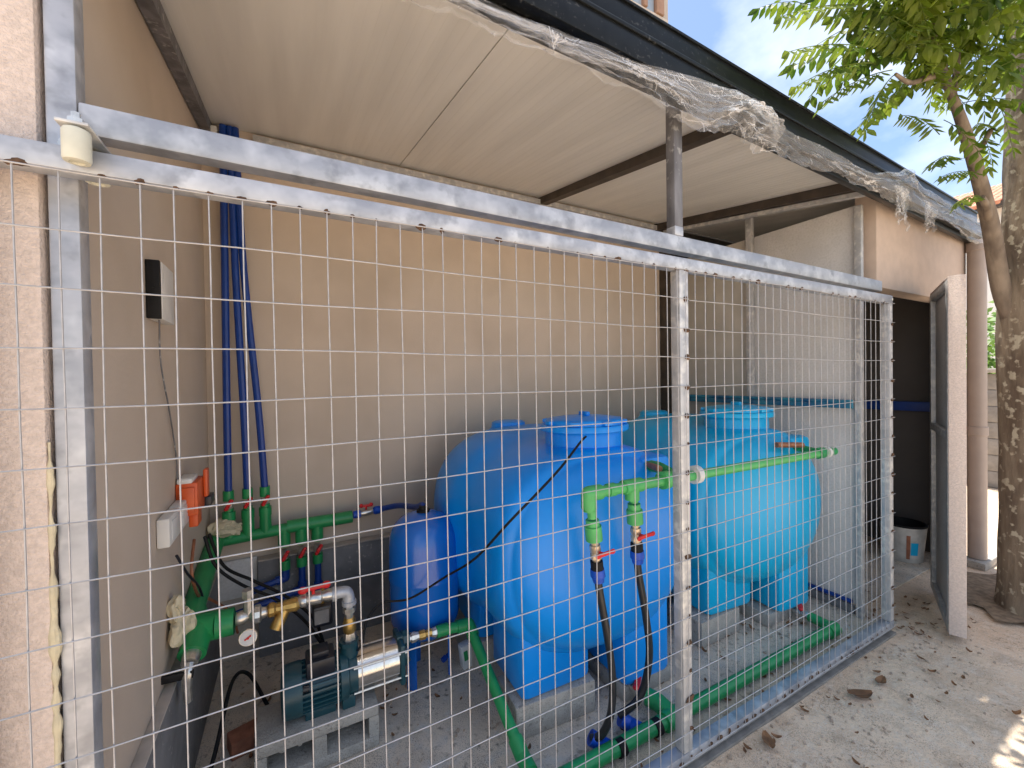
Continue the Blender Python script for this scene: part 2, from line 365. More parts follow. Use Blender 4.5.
# gutter along the front, slightly off the gate line
def gy(x): return -0.03 + (x - 1.2) * 0.03
gx0, gx1 = 0.0, 4.62
def gut(g, ya, yb2, za, zb):
    a = Vector((gx0, gy(gx0), 0)); b = Vector((gx1, gy(gx1), 0)); d = (b - a).normalized(); n = Vector((-d.y, d.x, 0))
    c = (a + b) / 2 + n * (ya + yb2) / 2 + Vector((0, 0, (za + zb) / 2))
    g.obox(c, (d, n, (0, 0, 1)), ((b - a).length / 2, (yb2 - ya) / 2, (zb - za) / 2), 0.004)
g = G(); gut(g, 0.0, 0.028, 2.342, 2.443); gut(g, -0.006, 0.033, 2.438, 2.449); g.done('flashing', M['gutter'], rf)
g = G(); gut(g, 0.001, 0.029, 2.226, 2.340); g.done('gap_shade_strip', M['gutter'], rf)  # black strip added to paint the dark gap between gutter and film
g = G(); gut(g, -0.040, -0.002, 2.248, 2.326); gut(g, -0.046, -0.034, 2.318, 2.332); g.done('gutter', M['gutter'], rf)
g = G(); g.mi = 0
gut_end = G()
gut_end.obox((gx1 - .006, gy(gx1), 2.30), ((1, .03, 0), (-.03, 1, 0), (0, 0, 1)), (.006, .045, .075), .003); gut_end.done('gutter_end', M['gutter'], rf)
g.b.free()

# ------------------------------------------------------------------ partition on the right
pw = thing('partition_wall', 'grey cement board partition to the right of the tanks', 'wall', (XR, 0.8, 0))
g = G(); g.box(XR, XR + .012, 0.17, 0.742, 0.055, 2.262, 0.002); g.done('board_panel', M['board'], pw)
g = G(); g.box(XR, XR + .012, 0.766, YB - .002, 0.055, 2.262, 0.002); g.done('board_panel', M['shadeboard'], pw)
g = G(); g.box(XR - .035, XR - .002, 0.735, 0.775, 0.0, roof_z(.75) - .004, 0.003); g.done('stud', M['galv_old'], pw)
g = G(); g.box(XR - .03, XR - .002, 0.135, 0.168, 0.0, 2.25, 0.003); g.done('stud', M['galv_old'], pw)
g = G(); g.box(XR - .05, XR - .036, 0.17, YB - .08, 1.148, 1.178, 0.002); g.done('wall_rail', M['tealrail'], pw)
g = G(); g.tube([(XR - .05, 0.17, 1.186), (XR - .05, 0.8, 1.19), (XR - .05, YB - .08, 1.188)], 0.011, 8); g.done('rail_pipe', M['tealrail'], pw)
g = G(); g.box(XR - .014, XR - .001, 0.18, YB - .08, 0.0, 0.05, 0.003); g.done('base_board', M['plinth'], pw)
g = G(); g.tube([(XR - .018, 0.19, .07), (XR - .018, 1.2, .07)], .012, 8); g.done('floor_pipe', M['bluepipe'], pw)

# ------------------------------------------------------------------ storeroom: front wall with doorway and open door
st = thing('storeroom', 'pinkish rendered storeroom with dark doorway and its door standing open', 'storeroom', (3.9, 0.12, 0))
WY = 0.115
g = G()
g.box(3.225, 4.57, WY, WY + .10, 1.815, 2.42, .004)               # lintel wall
g.box(4.2, 4.57, WY, WY + .05, -0.1, 1.8145)              # right of the door
g.done('wall', M['stucco_fine'], st)
g = G()
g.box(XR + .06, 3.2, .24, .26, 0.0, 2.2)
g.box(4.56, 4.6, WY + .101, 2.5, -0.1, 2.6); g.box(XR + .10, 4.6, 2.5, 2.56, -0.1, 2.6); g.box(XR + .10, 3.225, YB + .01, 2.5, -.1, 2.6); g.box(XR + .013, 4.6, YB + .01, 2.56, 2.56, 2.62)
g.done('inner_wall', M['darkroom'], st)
g = G(); g.box(4.52, 4.558, 0.25, 1.4, 1.05, 1.12, 0.004); g.done('inner_rail', M['bluepipe'], st)
# door leaf
hx, hy = Vector((3.80, 0.072, 0)), None
nx = Vector((3.262, -0.152, 0)); d = (nx - hx).normalized(); n = Vector((-d.y, d.x, 0))      # n points away from the inner face
if n.y > 0: n = -n
L = (nx - hx).length
door = bpy.data.objects.new('door', None)
def leaf(g, a, b, t0, t1, z0, z1, bev=.002):
    c = hx + d * (a + b) / 2 + n * (t0 + t1) / 2 + Vector((0, 0, (z0 + z1) / 2)); g.obox(c, (d, n, (0, 0, 1)), ((b - a) / 2, (t1 - t0) / 2, (z1 - z0) / 2), bev)
g = G(); leaf(g, 0.0, L, .032, .062, .03, 1.81, .003); leaf(g, L - .0005, L + .012, .000, .062, .03, 1.815, .003)
leaf(g, .0, L, .0, .03, 1.803, 1.815)
door = g.done('door', M['stucco'], st)
g = G()
leaf(g, 0.0, .045, -.002, .03, .035, 1.80); leaf(g, L - .045, L - .002, -.002, .03, .035, 1.80); leaf(g, .046, L - .046, -.0015, .03, .035, .08)
leaf(g, .046, L - .046, -.0015, .03, 1.76, 1.80); leaf(g, .046, L - .046, -.0015, .03, 1.00, 1.04)
g.done('door_frame', M['galv_old'], door)
g = G(); leaf(g, .046, L - .046, .018, .0315, .081, 0.999); leaf(g, .046, L - .046, .018, .0315, 1.041, 1.759); g.done('door_panel', M['board'], door)

# ------------------------------------------------------------------ fixed steel frame: left post, upper rail, upright, jamb
fr = thing('steel_gantry', 'galvanised fixed frame of post and rail above the wire gate', 'steel frame', (0, 0.09, 0))
g = G(); g.box(0.009, 0.050, 0.07, 0.112, 0.0, 2.37, 0.004); g.done('post', M['galv'], fr)
g = G(); g.bar((0.0505, .0905, 1.818), (3.17, .0905, 1.803), .04, .056, bev=.004); g.done('rail', M['galv'], fr)
g = G(); g.box(1.583, 1.625, 0.072, 0.110, 1.840, roof_z(.09) - .005, 0.003); g.done('upright', M['galv_dark'], fr)
g = G(); g.box(1.5825, 1.6255, 0.0715, 0.1105, 1.8395, 1.872, 0.002); g.done('upright_foot', M['galv'], fr)

# ------------------------------------------------------------------ sliding wire gate
gt = thing('wire_gate', 'galvanised sliding gate of welded wire mesh in front of the tanks', 'gate', (1.5, 0.02, 0))
X0, X1, XM0, XM1 = -0.096, 3.092, 1.517, 1.56
Z_T0, Z_T1 = 1.694, 1.734
rr = random.Random(7)
def welds(g, pts, sz=.006):
    g.mi = 1
    for p in pts: g.ball(p, rr.uniform(.6, 1.3) * sz, sq=(rr.uniform(.8, 2.0), .55, rr.uniform(.7, 1.2)), lump=.6, seed=rr.random() * 9)
    g.mi = 0
g = G(); g.box(X0, X1, 0.0, 0.04, Z_T0, Z_T1, 0.003)
welds(g, [(.05 * i, 0.002, Z_T0 + .001) for i in range(-1, 61) if rr.random() < .62])
g.done('top_tube', [M['galv'], M['rust']], gt)
g = G(); g.box(X0, X1, 0.0, 0.04, 0.030, 0.068, 0.003)
welds(g, [(.05 * i, -0.001, 0.05 + rr.uniform(-.006, .006)) for i in range(-1, 61)], .007)
g.done('bottom_tube', [M['galv'], M['rust']], gt)
for x0, x1 in ((X0, X0 + .041), (XM0, XM1), (X1 - .042, X1)):
    g = G(); g.box(x0, x1, 0.001, 0.039, 0.0685, 1.6935, 0.003)
    if x0 > 0: welds(g, [((x0 + x1) / 2 + rr.uniform(.004, .012), 0.0, 1.69 - .0964 * r + rr.uniform(-.006, .006)) for r in range(1, 17)], .0085)
    g.done('stile', [M['galv_old'] if x0 > 1 else M['galv'], M['rust']], gt)
def wires(c0, c1, xa, xb, off):
    g = G(); R = .0014
    for c in range(c0, c1 + 1):
        x = c * .05 + off + rr.uniform(-.0015, .0015); ph = rr.uniform(0, 6)
        pts = [(x + .0018 * math.sin(ph + z * 2.2) + rr.uniform(-.0006, .0006), -.0045 - rr.uniform(0, .0006), z) for z in [.048 + .1368 * k for k in range(13)]]
        g.tube(pts, R, 5)
    for r in range(0, 18):
        z = 1.69 - .0964 * r; ph = rr.uniform(0, 6); n = max(4, int((xb - xa) / .12))
        pts = [(xa + (xb - xa) * k / n, -.0082, z + .0022 * math.sin(ph + k * .8) + rr.uniform(-.0008, .0008)) for k in range(n + 1)]
        g.tube(pts, R, 5)
    return g.done('wire_mesh', M['wire'], gt)
wires(-1, 30, X0 + .01, XM0 + .034, 0.0)
wires(31, 61, XM0 + .036, X1 - .005, -0.012)
g = G(); g.ball((X1 - .004, .018, 1.715), .021, sq=(.6, .9, .95), lump=.3, seed=3); g.done('end_cap', M['offwhite'], gt)
# ground track under the gate
g = G(); g.box(-0.3, 3.1, -0.006, 0.05, -0.012, 0.006, 0.002); g.box(-0.3, 3.1, 0.014, 0.026, 0.0062, 0.024, 0.002)
tag(g.done('gate_track', M['track']), 'flat dull steel track on the concrete under the wire gate', 'track')

# guide rollers on their bracket
gr = thing('guide_roller', 'white plastic guide rollers on a bracket at the left gate post', 'roller', (0.06, 0.02, 1.75))
g = G(); g.box(0.056, 0.096, -.034, 0.0685, 1.757, 1.762, 0.001); g.box(.052, .060, .052, .069, 1.742, 1.7565, .001); g.done('bracket', M['galv_old'], gr)
for y, sc in ((-.022, 1.0), (.060, .9)):
    g = G(); g.lathe((.078, y, 1.755), (0, 0, -1), [(0, .009), (.004, .0165), (.008, .018), (.05, .018), (.054, .0165), (.055, .010), (.052, .009)], 18)
    g.done('roller', M['offwhite'], gr)
    g = G(); g.lathe((.078, y, 1.762), (0, 0, 1), [(0, .0105), (.008, .0105), (.008, .006), (.018, .006)], 6); g.done('bolt', M['chrome'], gr)
g = G(); g.lathe((.038, .069, 1.762), (0, -1, 0), [(0, .012), (.008, .012), (.008, .006), (.02, .006)], 6); g.done('bolt', M['chrome'], gr)

# ------------------------------------------------------------------ water tanks
def tank_prof():
    return [(0.0, 0.0), (.004, .09), (.013, .175), (.027, .245), (.046, .300), (.070, .340), (.095, .362), (.112, .371), (.120, .374), (.127, .382), (.140, .397), (.165, .406), (.22, .410), (.32, .412), (.44, .412),
            (.50, .416), (.545, .428), (.585, .441), (.63, .447), (.72, .450), (.80, .448), (.88, .434), (.955, .40), (1.01, .338), (1.045, .24), (1.062, .12), (1.066, 0.0)]
def make_tank(mname, cx, label):
    y0 = .235; cz = .64; m = M[mname]
    t = thing('water_tank', label, 'water tank', (cx, .75, 0), 'blue plastic water tanks')
    g = G(); g.lathe((cx, y0, cz), (0, 1, 0), tank_prof(), 96)
    for v in g.b.verts:                                   # squarer shoulders towards the middle of the barrel
        dx, dz = v.co.x - cx, v.co.z - cz; R_ = math.hypot(dx, dz)
        if R_ < 1e-3: continue
        n_ = 2.0 + .75 * min(1, max(0, (v.co.y - y0 - .02) / .22)); c_, s_ = abs(dx) / R_, abs(dz) / R_
        k = (c_ ** n_ + s_ ** n_) ** (-1 / n_); v.co.x = cx + dx * k; v.co.z = cz + dz * k
    g.done('body', m, t, ang=50)
    for sx in (-1, 1):
        for (a, b) in ((.375, .66), (.80, 1.12)):
            xa, xb = (cx - .335, cx - .06) if sx < 0 else (cx + .05, cx + .27)
            ya = a if not (sx > 0 and a < .5) else .315
            zb = .128 if not (sx > 0 and a < .5) else .07
            g = G(); g.box(xa, xb, ya, b, zb, .56, .026)
            g.done('leg', m, t, ang=40)
    ny = .56
    g = G(); g.lathe((cx + .04, ny, .93), (0, 0, 1), [(0, .178), (.05, .165), (.085, .158), (.175, .155), (.180, .152)], 40); g.done('neck', m, t, ang=40)
    g = G(); g.lathe((cx + .045, ny, 1.106), (0, 0, 1), [(0, .176), (.004, .180), (.022, .180), (.027, .176), (.030, .160), (.046, .157), (.052, .150), (.055, .11), (.060, .10), (.064, 0)], 40)
    for k in range(8):
        a = 2 * math.pi * k / 8; c = Vector((cx + .045 + .162 * math.cos(a), ny + .162 * math.sin(a), 1.145)); g.obox(c, ((math.cos(a), math.sin(a), 0), (-math.sin(a), math.cos(a), 0), (0, 0, 1)), (.012, .02, .009), .004)
    g.box(cx + .035, cx + .055, ny - .03, ny + .03, 1.166, 1.188, .005)
    g.done('lid', m, t, ang=40)
    g = G(); g.lathe((cx - .06, 1.10, 1.055), (0, 0, 1), [(0, .10), (.02, .085), (.045, .082), (.052, .07), (.054, 0)], 28); g.done('rear_cap', m, t, ang=40)
    g = G(); g.box(cx + .15, cx + .30, .325, .47, .80, 1.0, .028); g.done('outlet_boss', m, t, ang=40)
    return t
tA = make_tank('bluetank', 1.505, 'deep blue plastic tank nearest the pump, with black cable tied to its neck')
tB = make_tank('cyantank', 2.615, 'lighter cyan blue plastic tank beside the grey partition')

tA.rotation_euler.z = rad(-1.5); tA.scale.x = 1.145; tB.rotation_euler.z = rad(-5); tB.scale.x = 1.16

# concrete blocks carrying the tanks
def cblock(x0, x1, y0, y1, z1, label, rot=0.0):
    g = G(); c = Vector(((x0 + x1) / 2, (y0 + y1) / 2, z1 / 2)); a = rad(rot)
    g.obox(c, ((math.cos(a), math.sin(a), 0), (-math.sin(a), math.cos(a), 0), (0, 0, 1)), ((x1 - x0) / 2, (y1 - y0) / 2, z1 / 2), .006)
    return tag(g.done('concrete_block', M['concrete']), label, 'concrete block', 'concrete blocks under the tanks')
cblock(1.09, 1.44, .37, .56, .127, 'concrete block under the front left foot of the deep blue tank', -4)
cblock(1.56, 1.84, .33, .62, .068, 'concrete block under the front right foot of the deep blue tank')
cblock(1.10, 1.40, .80, 1.10, .127, 'concrete block under the rear left foot of the deep blue tank')
cblock(1.60, 1.90, .80, 1.10, .127, 'concrete block under the rear right foot of the deep blue tank')
cblock(2.13, 2.43, .40, .60, .127, 'concrete block under the front left foot of the cyan tank')
cblock(2.58, 2.80, .34, .60, .068, 'concrete block under the front right foot of the cyan tank')
cblock(2.10, 2.40, .80, 1.10, .127, 'concrete block under the rear left foot of the cyan tank')
cblock(2.59, 2.89, .80, 1.10, .127, 'concrete block under the rear right foot of the cyan tank')

# ------------------------------------------------------------------ front pipework
def valve_drop(root, x, y, ztop, shift, lean):
    """coupling, nickel ball valve with red butterfly handle, black nut and blue coupling hanging below a tee"""
    z = ztop + shift; ax = Vector((lean, 0, -1)).normalized()
    def P(d): return Vector((x, y, z)) + ax * d * .86
    g = G(); g.cyl(P((z - .945) / .86), P(.10), .0155); collar(g, P(.045), ax, .028, .0205); collar(g, P(.122), ax, .028, .023); collar(g, P(.16), ax, .05, .029); g.done('coupling', M['greenlight'], root)
    g = G(); g.lathe(P(.187), ax, [(0, .017), (.010, .017), (.010, .013), (.019, .013), (.019, .019), (.034, .020), (.045, .017), (.050, .020), (.066, .020), (.066, .014), (.08, .014)], 10)
    v = g.done('valve', M['brass_pale'], root)
    g = G(); c = P(.236); g.cyl(c + Vector((.004, -.018, 0)), c + Vector((.008, -.036, 0)), .006); g.obox(c + Vector((.012, -.037, .002)), ((.92, -.3, .25), (.3, .95, 0), (-.25, 0, .95)), (.026, .004, .007), .003); g.ball(c + Vector((.038, -.045, .008)), .009, sq=(1.2, .6, 1)); g.ball(c + Vector((-.014, -.032, -.004)), .009, sq=(1.2, .6, 1)); g.done('handle', M['red'], v)
    g = G(); collar(g, P(.292), ax, .030, .0225, 10); g.done('nut', M['black'], root)
    g = G(); g.lathe(P(.308), ax, [(0, .024), (.025, .026), (.029, .022), (.045, .020)], 16); g.done('blue_coupling', M['bluefit'], root)
    return P
PY, PZ = .17, .945
sp = thing('supply_pipe', 'light green pipe run across the tank fronts with two valve drops', 'pipe', (1.4, PY, PZ))
g = G(); pipe(g, [(1.262, PY, PZ - .06), (1.262, PY, PZ), (2.86, PY, PZ - .008)], .0195, 1.35)
collar(g, (1.46, PY, PZ), (1, 0, 0), .085, .026); g.cyl((1.46, PY, PZ), (1.46, PY, PZ - .05), .026)
collar(g, (1.36, PY, PZ), (1, 0, 0), .03, .0235)
g.done('pipe', M['greenlight'], sp)
g = G(); collar(g, (1.625, PY, PZ), (1, 0, 0), .03, .034, 12); collar(g, (1.665, PY, PZ), (1, 0, 0), .035, .030, 12); collar(g, (1.70, PY, PZ), (1, 0, 0), .03, .025); g.done('union', M['greenlight'], sp)
g = G(); pipe(g, [(1.70, PY, PZ), (1.70, PY + .09, PZ + .022), (1.70, PY + .20, PZ + .022)], .018, 1.3); g.done('branch', M['green'], sp)
g = G(); collar(g, (1.80, PY, PZ), (1, 0, 0), .028, .036, 18); g.done('white_flange', M['white'], sp)
g = G(); g.cyl((1.655, PY + .05, PZ + .03), (1.70, PY + .16, PZ + .025), .013); g.done('nipple', M['copper'], sp)
g = G(); collar(g, (2.74, PY, PZ - .006), (1, 0, 0), .05, .028); g.cyl((2.74, PY, PZ - .006), (2.74, PY + .12, PZ + .01), .019); g.done('end_tee', M['green'], sp)
g = G(); collar(g, (2.855, PY, PZ - .008), (1, 0, 0), .04, .022); g.done('end_plug', M['green'], sp)
g = G(); collar(g, (2.80, PY, PZ - .007), (1, 0, 0), .02, .029); g.done('white_ring', M['white'], sp)
g = G(); g.cyl((2.54, PY + .10, PZ + .04), (2.70, PY + .06, PZ + .03), .014); g.done('nipple', M['copper'], sp)
P1 = valve_drop(sp, 1.266, PY, PZ - .02, .02, .11); P2 = valve_drop(sp, 1.462, PY, PZ - .02, .045, .07)
def hose(pts, label):
    g = G(); g.tube(pts, .0135, 12, smooth=8)
    return tag(g.done('hose', M['hose']), label, 'hose', 'black hoses dropping from the valves')
hose([P1(.34), P1(.40), (1.335, .165, .42), (1.352, .165, .28), (1.35, .172, .16), (1.325, .19, .08), (1.30, .22, .05)], 'black hose hanging from the valve at the elbow end of the green pipe')
hose([P2(.34), P2(.40), (1.515, .165, .46), (1.535, .168, .32), (1.525, .18, .2), (1.495, .20, .12), (1.45, .24, .06)], 'black hose hanging from the second valve, beside the gate stile')

lp = thing('floor_pipe', 'thick green pipe lying along the floor behind the gate mesh', 'pipe', (1.8, .155, 0))
LY, LZ = .152, .040
g = G(); pipe(g, [(1.01, LY + .01, LZ), (2.80, LY - .012, LZ)], .0265)
collar(g, (1.64, LY, LZ), (1, 0, 0), .10, .034); pipe(g, [(1.64, LY, LZ), (1.635, LY + .07, LZ + .01), (1.62, LY + .11, LZ + .012)], .026, 1.3)
g.ball((2.80, LY - .012, LZ), .034); collar(g, (2.775, LY - .012, LZ), (1, 0, 0), .07, .034); pipe(g, [(2.80, LY - .012, LZ), (2.80, LY + .10, LZ + .005)], .0255, 1.25)
g.done('pipe', M['green'], lp)
for x in (1.372, 1.548):
    g = G(); collar(g, (x, LY, LZ), (1, -.01, 0), .028, .0285, 18); g.done('tape_band', M['black'], lp)
for (p, q) in (((1.62, LY + .11, LZ + .012), (1.60, LY + .19, LZ + .016)), ((2.80, LY + .10, LZ + .005), (2.79, LY + .21, LZ + .012))):
    p, q = Vector(p), Vector(q); dd = (q - p).normalized()
    g = G(); g.lathe(p, dd, [(0, .02), (.015, .02), (.015, .015), (.03, .015), (.032, .02), (.06, .02), (.062, .014), ((q - p).length, .014)], 10); v = g.done('valve', M['chrome'], lp)
    c = p + dd * .045
    g = G(); g.cyl(c + Vector((0, 0, .015)), c + Vector((0, 0, .036)), .006); g.obox(c + Vector((0, 0, .036)), ((.8, .6, .1), (-.6, .8, 0), (0, 0, 1)), (.036, .012, .005), .003); g.ball(c + Vector((-.03, -.02, .035)), .013, sq=(1, 1, .7)); g.ball(c + Vector((.03, .02, .037)), .013, sq=(1, 1, .7)); g.done('handle', M['red'], v)
for x, y in ((1.30, .225), (1.45, .235)):
    g = G(); pipe(g, [(x, y, .052), (x + .03, y - .02, .03), (x + .04, LY + .02, .035)], .021, 1.25)
    g.done('blue_elbow', M['bluefit'], lp)

# ------------------------------------------------------------------ pump on its block
g = G()
bx0, bx1, by0, by1, bh = .25, .64, .625, .825, .152
g.box(bx0, bx1, by0, by1, 0, .038, .004); g.box(bx0, bx1, by0, by1, .112, bh, .004)
for x0, x1 in ((bx0, bx0 + .034), (.425, .465), (bx1 - .034, bx1)): g.box(x0, x1, by0 + .001, by1 - .001, .0385, .1115)
g.box(bx0 + .0345, .4245, by1 - .03, by1 - .002, .0387, .1113); g.box(.4655, bx1 - .0345, by1 - .03, by1 - .002, .0387, .1113)
for i in range(26): g.ball((random.uniform(bx0 + .05, bx1 - .05), by0 + random.uniform(.01, .05), .112), random.uniform(.006, .013), lump=.6, seed=i)
tag(g.done('cinder_block', M['concrete']), 'hollow cinder block laid on its side beneath the pump', 'cinder block')
pm = thing('pump', 'teal water pump with steel barrel sitting on the hollow block', 'pump', (.5, .72, bh))
py, pz = .715, .247
A = (1, 0, 0)
g = G(); g.lathe((.325, py, pz), A, [(0, .0), (.001, .05), (.004, .076), (.012, .086), (.06, .088), (.068, .086)], 28); g.done('fan_cover', M['teal'], pm)
g = G()
g.lathe((.388, py, pz), A, [(0, .072), (.13, .072)], 28)
for k in range(26):
    a = 2 * math.pi * k / 26; u = Vector((0, math.cos(a), math.sin(a))); w = Vector((0, -math.sin(a), math.cos(a)))
    g.obox(Vector((.452, py, pz)) + u * .077, (A, u, w), (.062, .008, .0028))
g.box(.40, .50, py - .05, py + .05, bh, bh + .03, .004)
g.done('motor', M['teal'], pm)
g = G(); g.box(.405, .50, py - .065, py + .03, pz + .055, pz + .115, .008); g.box(.425, .48, py - .05, py + .01, pz + .115, pz + .135, .004); g.lathe((.395, py - .07, pz + .035), A, [(0, .012), (.02, .012)], 10); g.done('terminal_box', M['tealblack'], pm)
g = G(); g.lathe((.513, py, pz), A, [(0, .078), (.004, .084), (.030, .084), (.034, .074), (.062, .074), (.064, .06)], 24); g.cyl((.553, py, pz + .05), (.553, py, pz + .115), .033, .030, 18); g.box(.52, .565, py - .062, py + .062, bh, bh + .05, .006)
g.lathe((.553, py, pz + .108), (0, 0, 1), [(0, .036), (.014, .036)], 8); g.done('pump_head', M['teal'], pm)
g = G(); g.lathe((.573, py, pz), A, [(0, .067), (.002, .0695), (.152, .0695), (.154, .067)], 36); g.done('barrel', M['steel'], pm)
for a in (35, 145, 215, 325):
    g = G(); g.cyl((.56, py + .079 * math.cos(rad(a)), pz + .079 * math.sin(rad(a))), (.755, py + .079 * math.cos(rad(a)), pz + .079 * math.sin(rad(a))), .0045, seg=8); g.done('tie_rod', M['chrome'], pm)
g = G(); g.obox((.737, py, pz), (A, (0, 1, 0), (0, 0, 1)), (.011, .072, .078), .010); g.cyl((.737, py, pz), (.765, py, pz + .012), .05, .04, 18); g.cyl((.75, py, pz + .06), (.775, py, pz + .06), .032, seg=8); g.box(.725, .765, py - .02, py + .02, pz + .03, pz + .085, .006); g.done('end_plate', M['teal'], pm)

# outlet pipe from pump to the floor pipe
op = thing('outlet_pipe', 'green pipe angling down from the pump outlet to the floor', 'pipe', (.95, .7, 0))
oz = pz + .055
g = G(); g.lathe((.776, py, oz), A, [(0, .014), (.01, .014), (.01, .02), (.028, .02), (.028, .016), (.04, .016)], 8); g.done('nipple', M['chrome'], op)
g = G(); g.lathe((.87, py, oz - .006), A, [(0, .016), (.012, .02), (.03, .02)], 8); g.done('nipple', M['chrome'], op)
g = G(); g.lathe((.816, py, oz - .002), A, [(0, .015), (.008, .019), (.026, .019), (.03, .014), (.054, .016)], 8); g.done('check_valve', M['brass'], op)
g = G(); collar(g, (.915, py, oz - .008), A, .05, .024); pipe(g, [(.91, py, oz - .008), (1.035, py, oz - .018), (1.045, .27, .06), (1.045, LY + .01, LZ)], .021, 1.25); g.done('pipe', M['green'], op)

# suction line: elbow over the pump head, brass strainer, red valve, gauge, big green tee on the left wall
su = thing('suction_line', 'metal pipe line with red valve and gauge from green tee to pump', 'pipe', (.3, .72, .5))
sz = .552; sy = .718
g = G(); g.tube([(.50, sy, sz), (.535, sy, sz), (.552, sy, sz - .012), (.556, sy, sz - .05)], .021, 14, smooth=5); collar(g, (.505, sy, sz), A, .016, .026); collar(g, (.556, sy, sz - .045), (0, 0, 1), .014, .026); g.done('elbow', M['galv'], su)
g = G(); g.lathe((.556, sy, sz - .05), (0, 0, -1), [(0, .016), (.012, .016), (.012, .023), (.03, .023), (.03, .016), (.05, .016)], 8); g.done('union', M['chrome'], su)
g = G(); g.lathe((.556, sy, pz + .15), (0, 0, -1), [(0, .02), (.02, .024), (.032, .024)], 8); g.done('union', M['chrome'], su)
g = G(); g.lathe((.556, sy, sz - .10), (0, 0, -1), [(0, .018), (.02, .024), (.05, .024), (.06, .018)], 10); g.done('check_valve', M['brass'], su)
g = G(); g.lathe((.385, sy, sz + .002), A, [(0, .015), (.012, .022), (.026, .022), (.03, .017), (.05, .023), (.075, .023), (.08, .017), (.10, .022), (.118, .02)], 10); v = g.done('valve', M['chrome'], su)
g = G(); g.cyl((.435, sy - .005, sz + .02), (.435, sy - .008, sz + .042), .006); g.obox((.44, sy - .008, sz + .044), ((1, -.1, .08), (.1, 1, 0), (0, 0, 1)), (.042, .009, .006), .003); g.ball((.402, sy - .006, sz + .041), .014, sq=(1.2, .7, 1)); g.ball((.478, sy - .010, sz + .046), .014, sq=(1.2, .7, 1)); g.done('handle', M['red'], v)
g = G(); g.lathe((.29, sy, sz - .004), A, [(0, .016), (.008, .024), (.022, .024), (.028, .018), (.07, .022), (.09, .024), (.1, .018)], 10); g.cyl((.345, sy, sz - .01), (.315, sy - .02, sz - .065), .019, .021, 12); g.done('strainer', M['brass'], su)
g = G(); g.lathe((.20, sy, sz - .006), A, [(0, .02), (.015, .024), (.03, .02), (.035, .015), (.055, .03), (.07, .03), (.075, .02), (.09, .015), (.092, .022)], 10); g.cyl((.235, sy, sz), (.235, sy, sz + .07), .014, seg=8); g.cyl((.235, sy, sz + .06), (.235, sy, sz + .085), .018, seg=6); g.done('union', M['chrome'], su)
g = G(); g.lathe((.238, sy - .035, sz - .055), (-.05, -1, .1), [(0, .026), (.012, .028), (.016, .026)], 22); gg = g.done('gauge', M['chrome'], su)
g = G(); g.lathe((.2372, sy - .0515, sz - .0534), (-.05, -1, .1), [(0, .0245), (.001, .0245)], 22); g.done('dial', M['white'], gg)
g = G(); g.obox((.237, sy - .054, sz - .052), ((1, 0, .6), (0, 1, 0), (-.6, 0, 1)), (.011, .0012, .0022)); g.cyl((.237, sy - .053, sz - .053), (.237, sy - .056, sz - .053), .004, seg=8); g.done('needle', M['red'], gg)
g = G(); pipe(g, [(.19, sy, sz - .01), (.06, sy + .03, sz - .02), (.062, 1.36, .62)], .036, 1.25); g.cyl((.10, sy + .01, sz - .015), (.092, sy - .07, sz - .05), .038); collar(g, (.17, sy, sz - .01), A, .05, .043); g.done('tee', M['green'], su)
g = G(); g.cyl((.092, sy - .07, sz - .05), (.09, sy - .10, sz - .06), .026, .022); g.tube([(.09, sy - .10, sz - .06), (.088, sy - .12, sz - .085), (.086, sy - .115, sz - .13), (.088, sy - .112, sz - .165)], [.016, .015, .013, .011], 10, smooth=4); tp = g.done('tap', M['chrome'], su)
g = G(); g.obox((.055, sy - .125, sz - .075), ((1, .1, -.12), (-.1, 1, 0), (.12, 0, 1)), (.05, .006, .011), .003); g.done('handle', M['black'], tp)

# manifold on the back wall with three risers and three drops
mf = thing('manifold', 'dark green pipe manifold with six red-handled branches on the back wall', 'pipe', (.3, 1.37, .6))
my, mz = 1.362, .625
g = G(); g.tube([(.055, my, mz - .012), (.62, my, mz + .012)], .026, 14); collar(g, (.50, my, mz + .006), A, .30, .031)
for x in (.115, .19, .26):
    g.cyl((x, my, mz), (x, my, mz + .09), .026, .024); collar(g, (x, my, mz + .10), (0, 0, 1), .04, .027); g.cyl((x, my, mz + .115), (x, my, mz + .135), .02); collar(g, (x, my, mz + .195), (0, 0, 1), .045, .022)
for x in (.337, .411, .483):
    g.cyl((x, my, mz), (x, my, mz - .085), .027, .025); collar(g, (x, my, mz - .05), (0, 0, 1), .05, .028); collar(g, (x, my, mz - .175), (0, 0, 1), .045, .024)
collar(g, (.625, my, mz + .012), A, .05, .024)
g.done('header', M['green'], mf)
for i, x in enumerate((.115, .19, .26, .337, .411, .483)):
    z = mz + .155 if i < 3 else mz - .125
    g = G(); g.lathe((x, my, z - .022), (0, 0, 1), [(0, .015), (.01, .018), (.034, .018), (.044, .015)], 8); v = g.done('valve', M['chrome'], mf)
    g = G(); g.cyl((x, my - .016, z), (x + .004, my - .032, z), .006, seg=8); g.obox((x + .004, my - .034, z + .003), ((.5, 0, .86), (0, 1, 0), (-.86, 0, .5)), (.020, .005, .008), .003); g.ball((x - .006, my - .035, z - .014), .009); g.ball((x + .014, my - .035, z + .02), .009); g.done('handle', M['red'], v)
for x, pts in ((.337, [(.337, my, mz - .2), (.337, my, .385), (.20, my - .02, .36)]), (.411, [(.411, my, mz - .2), (.411, my, .31), (.10, my - .03, .27)]), (.483, [(.483, my, mz - .2), (.483, my, .29), (.53, my - .02, .27)])):
    g = G(); pipe(g, pts, .0155, 1.35); g.done('blue_drop', M['bluepipe'], mf)
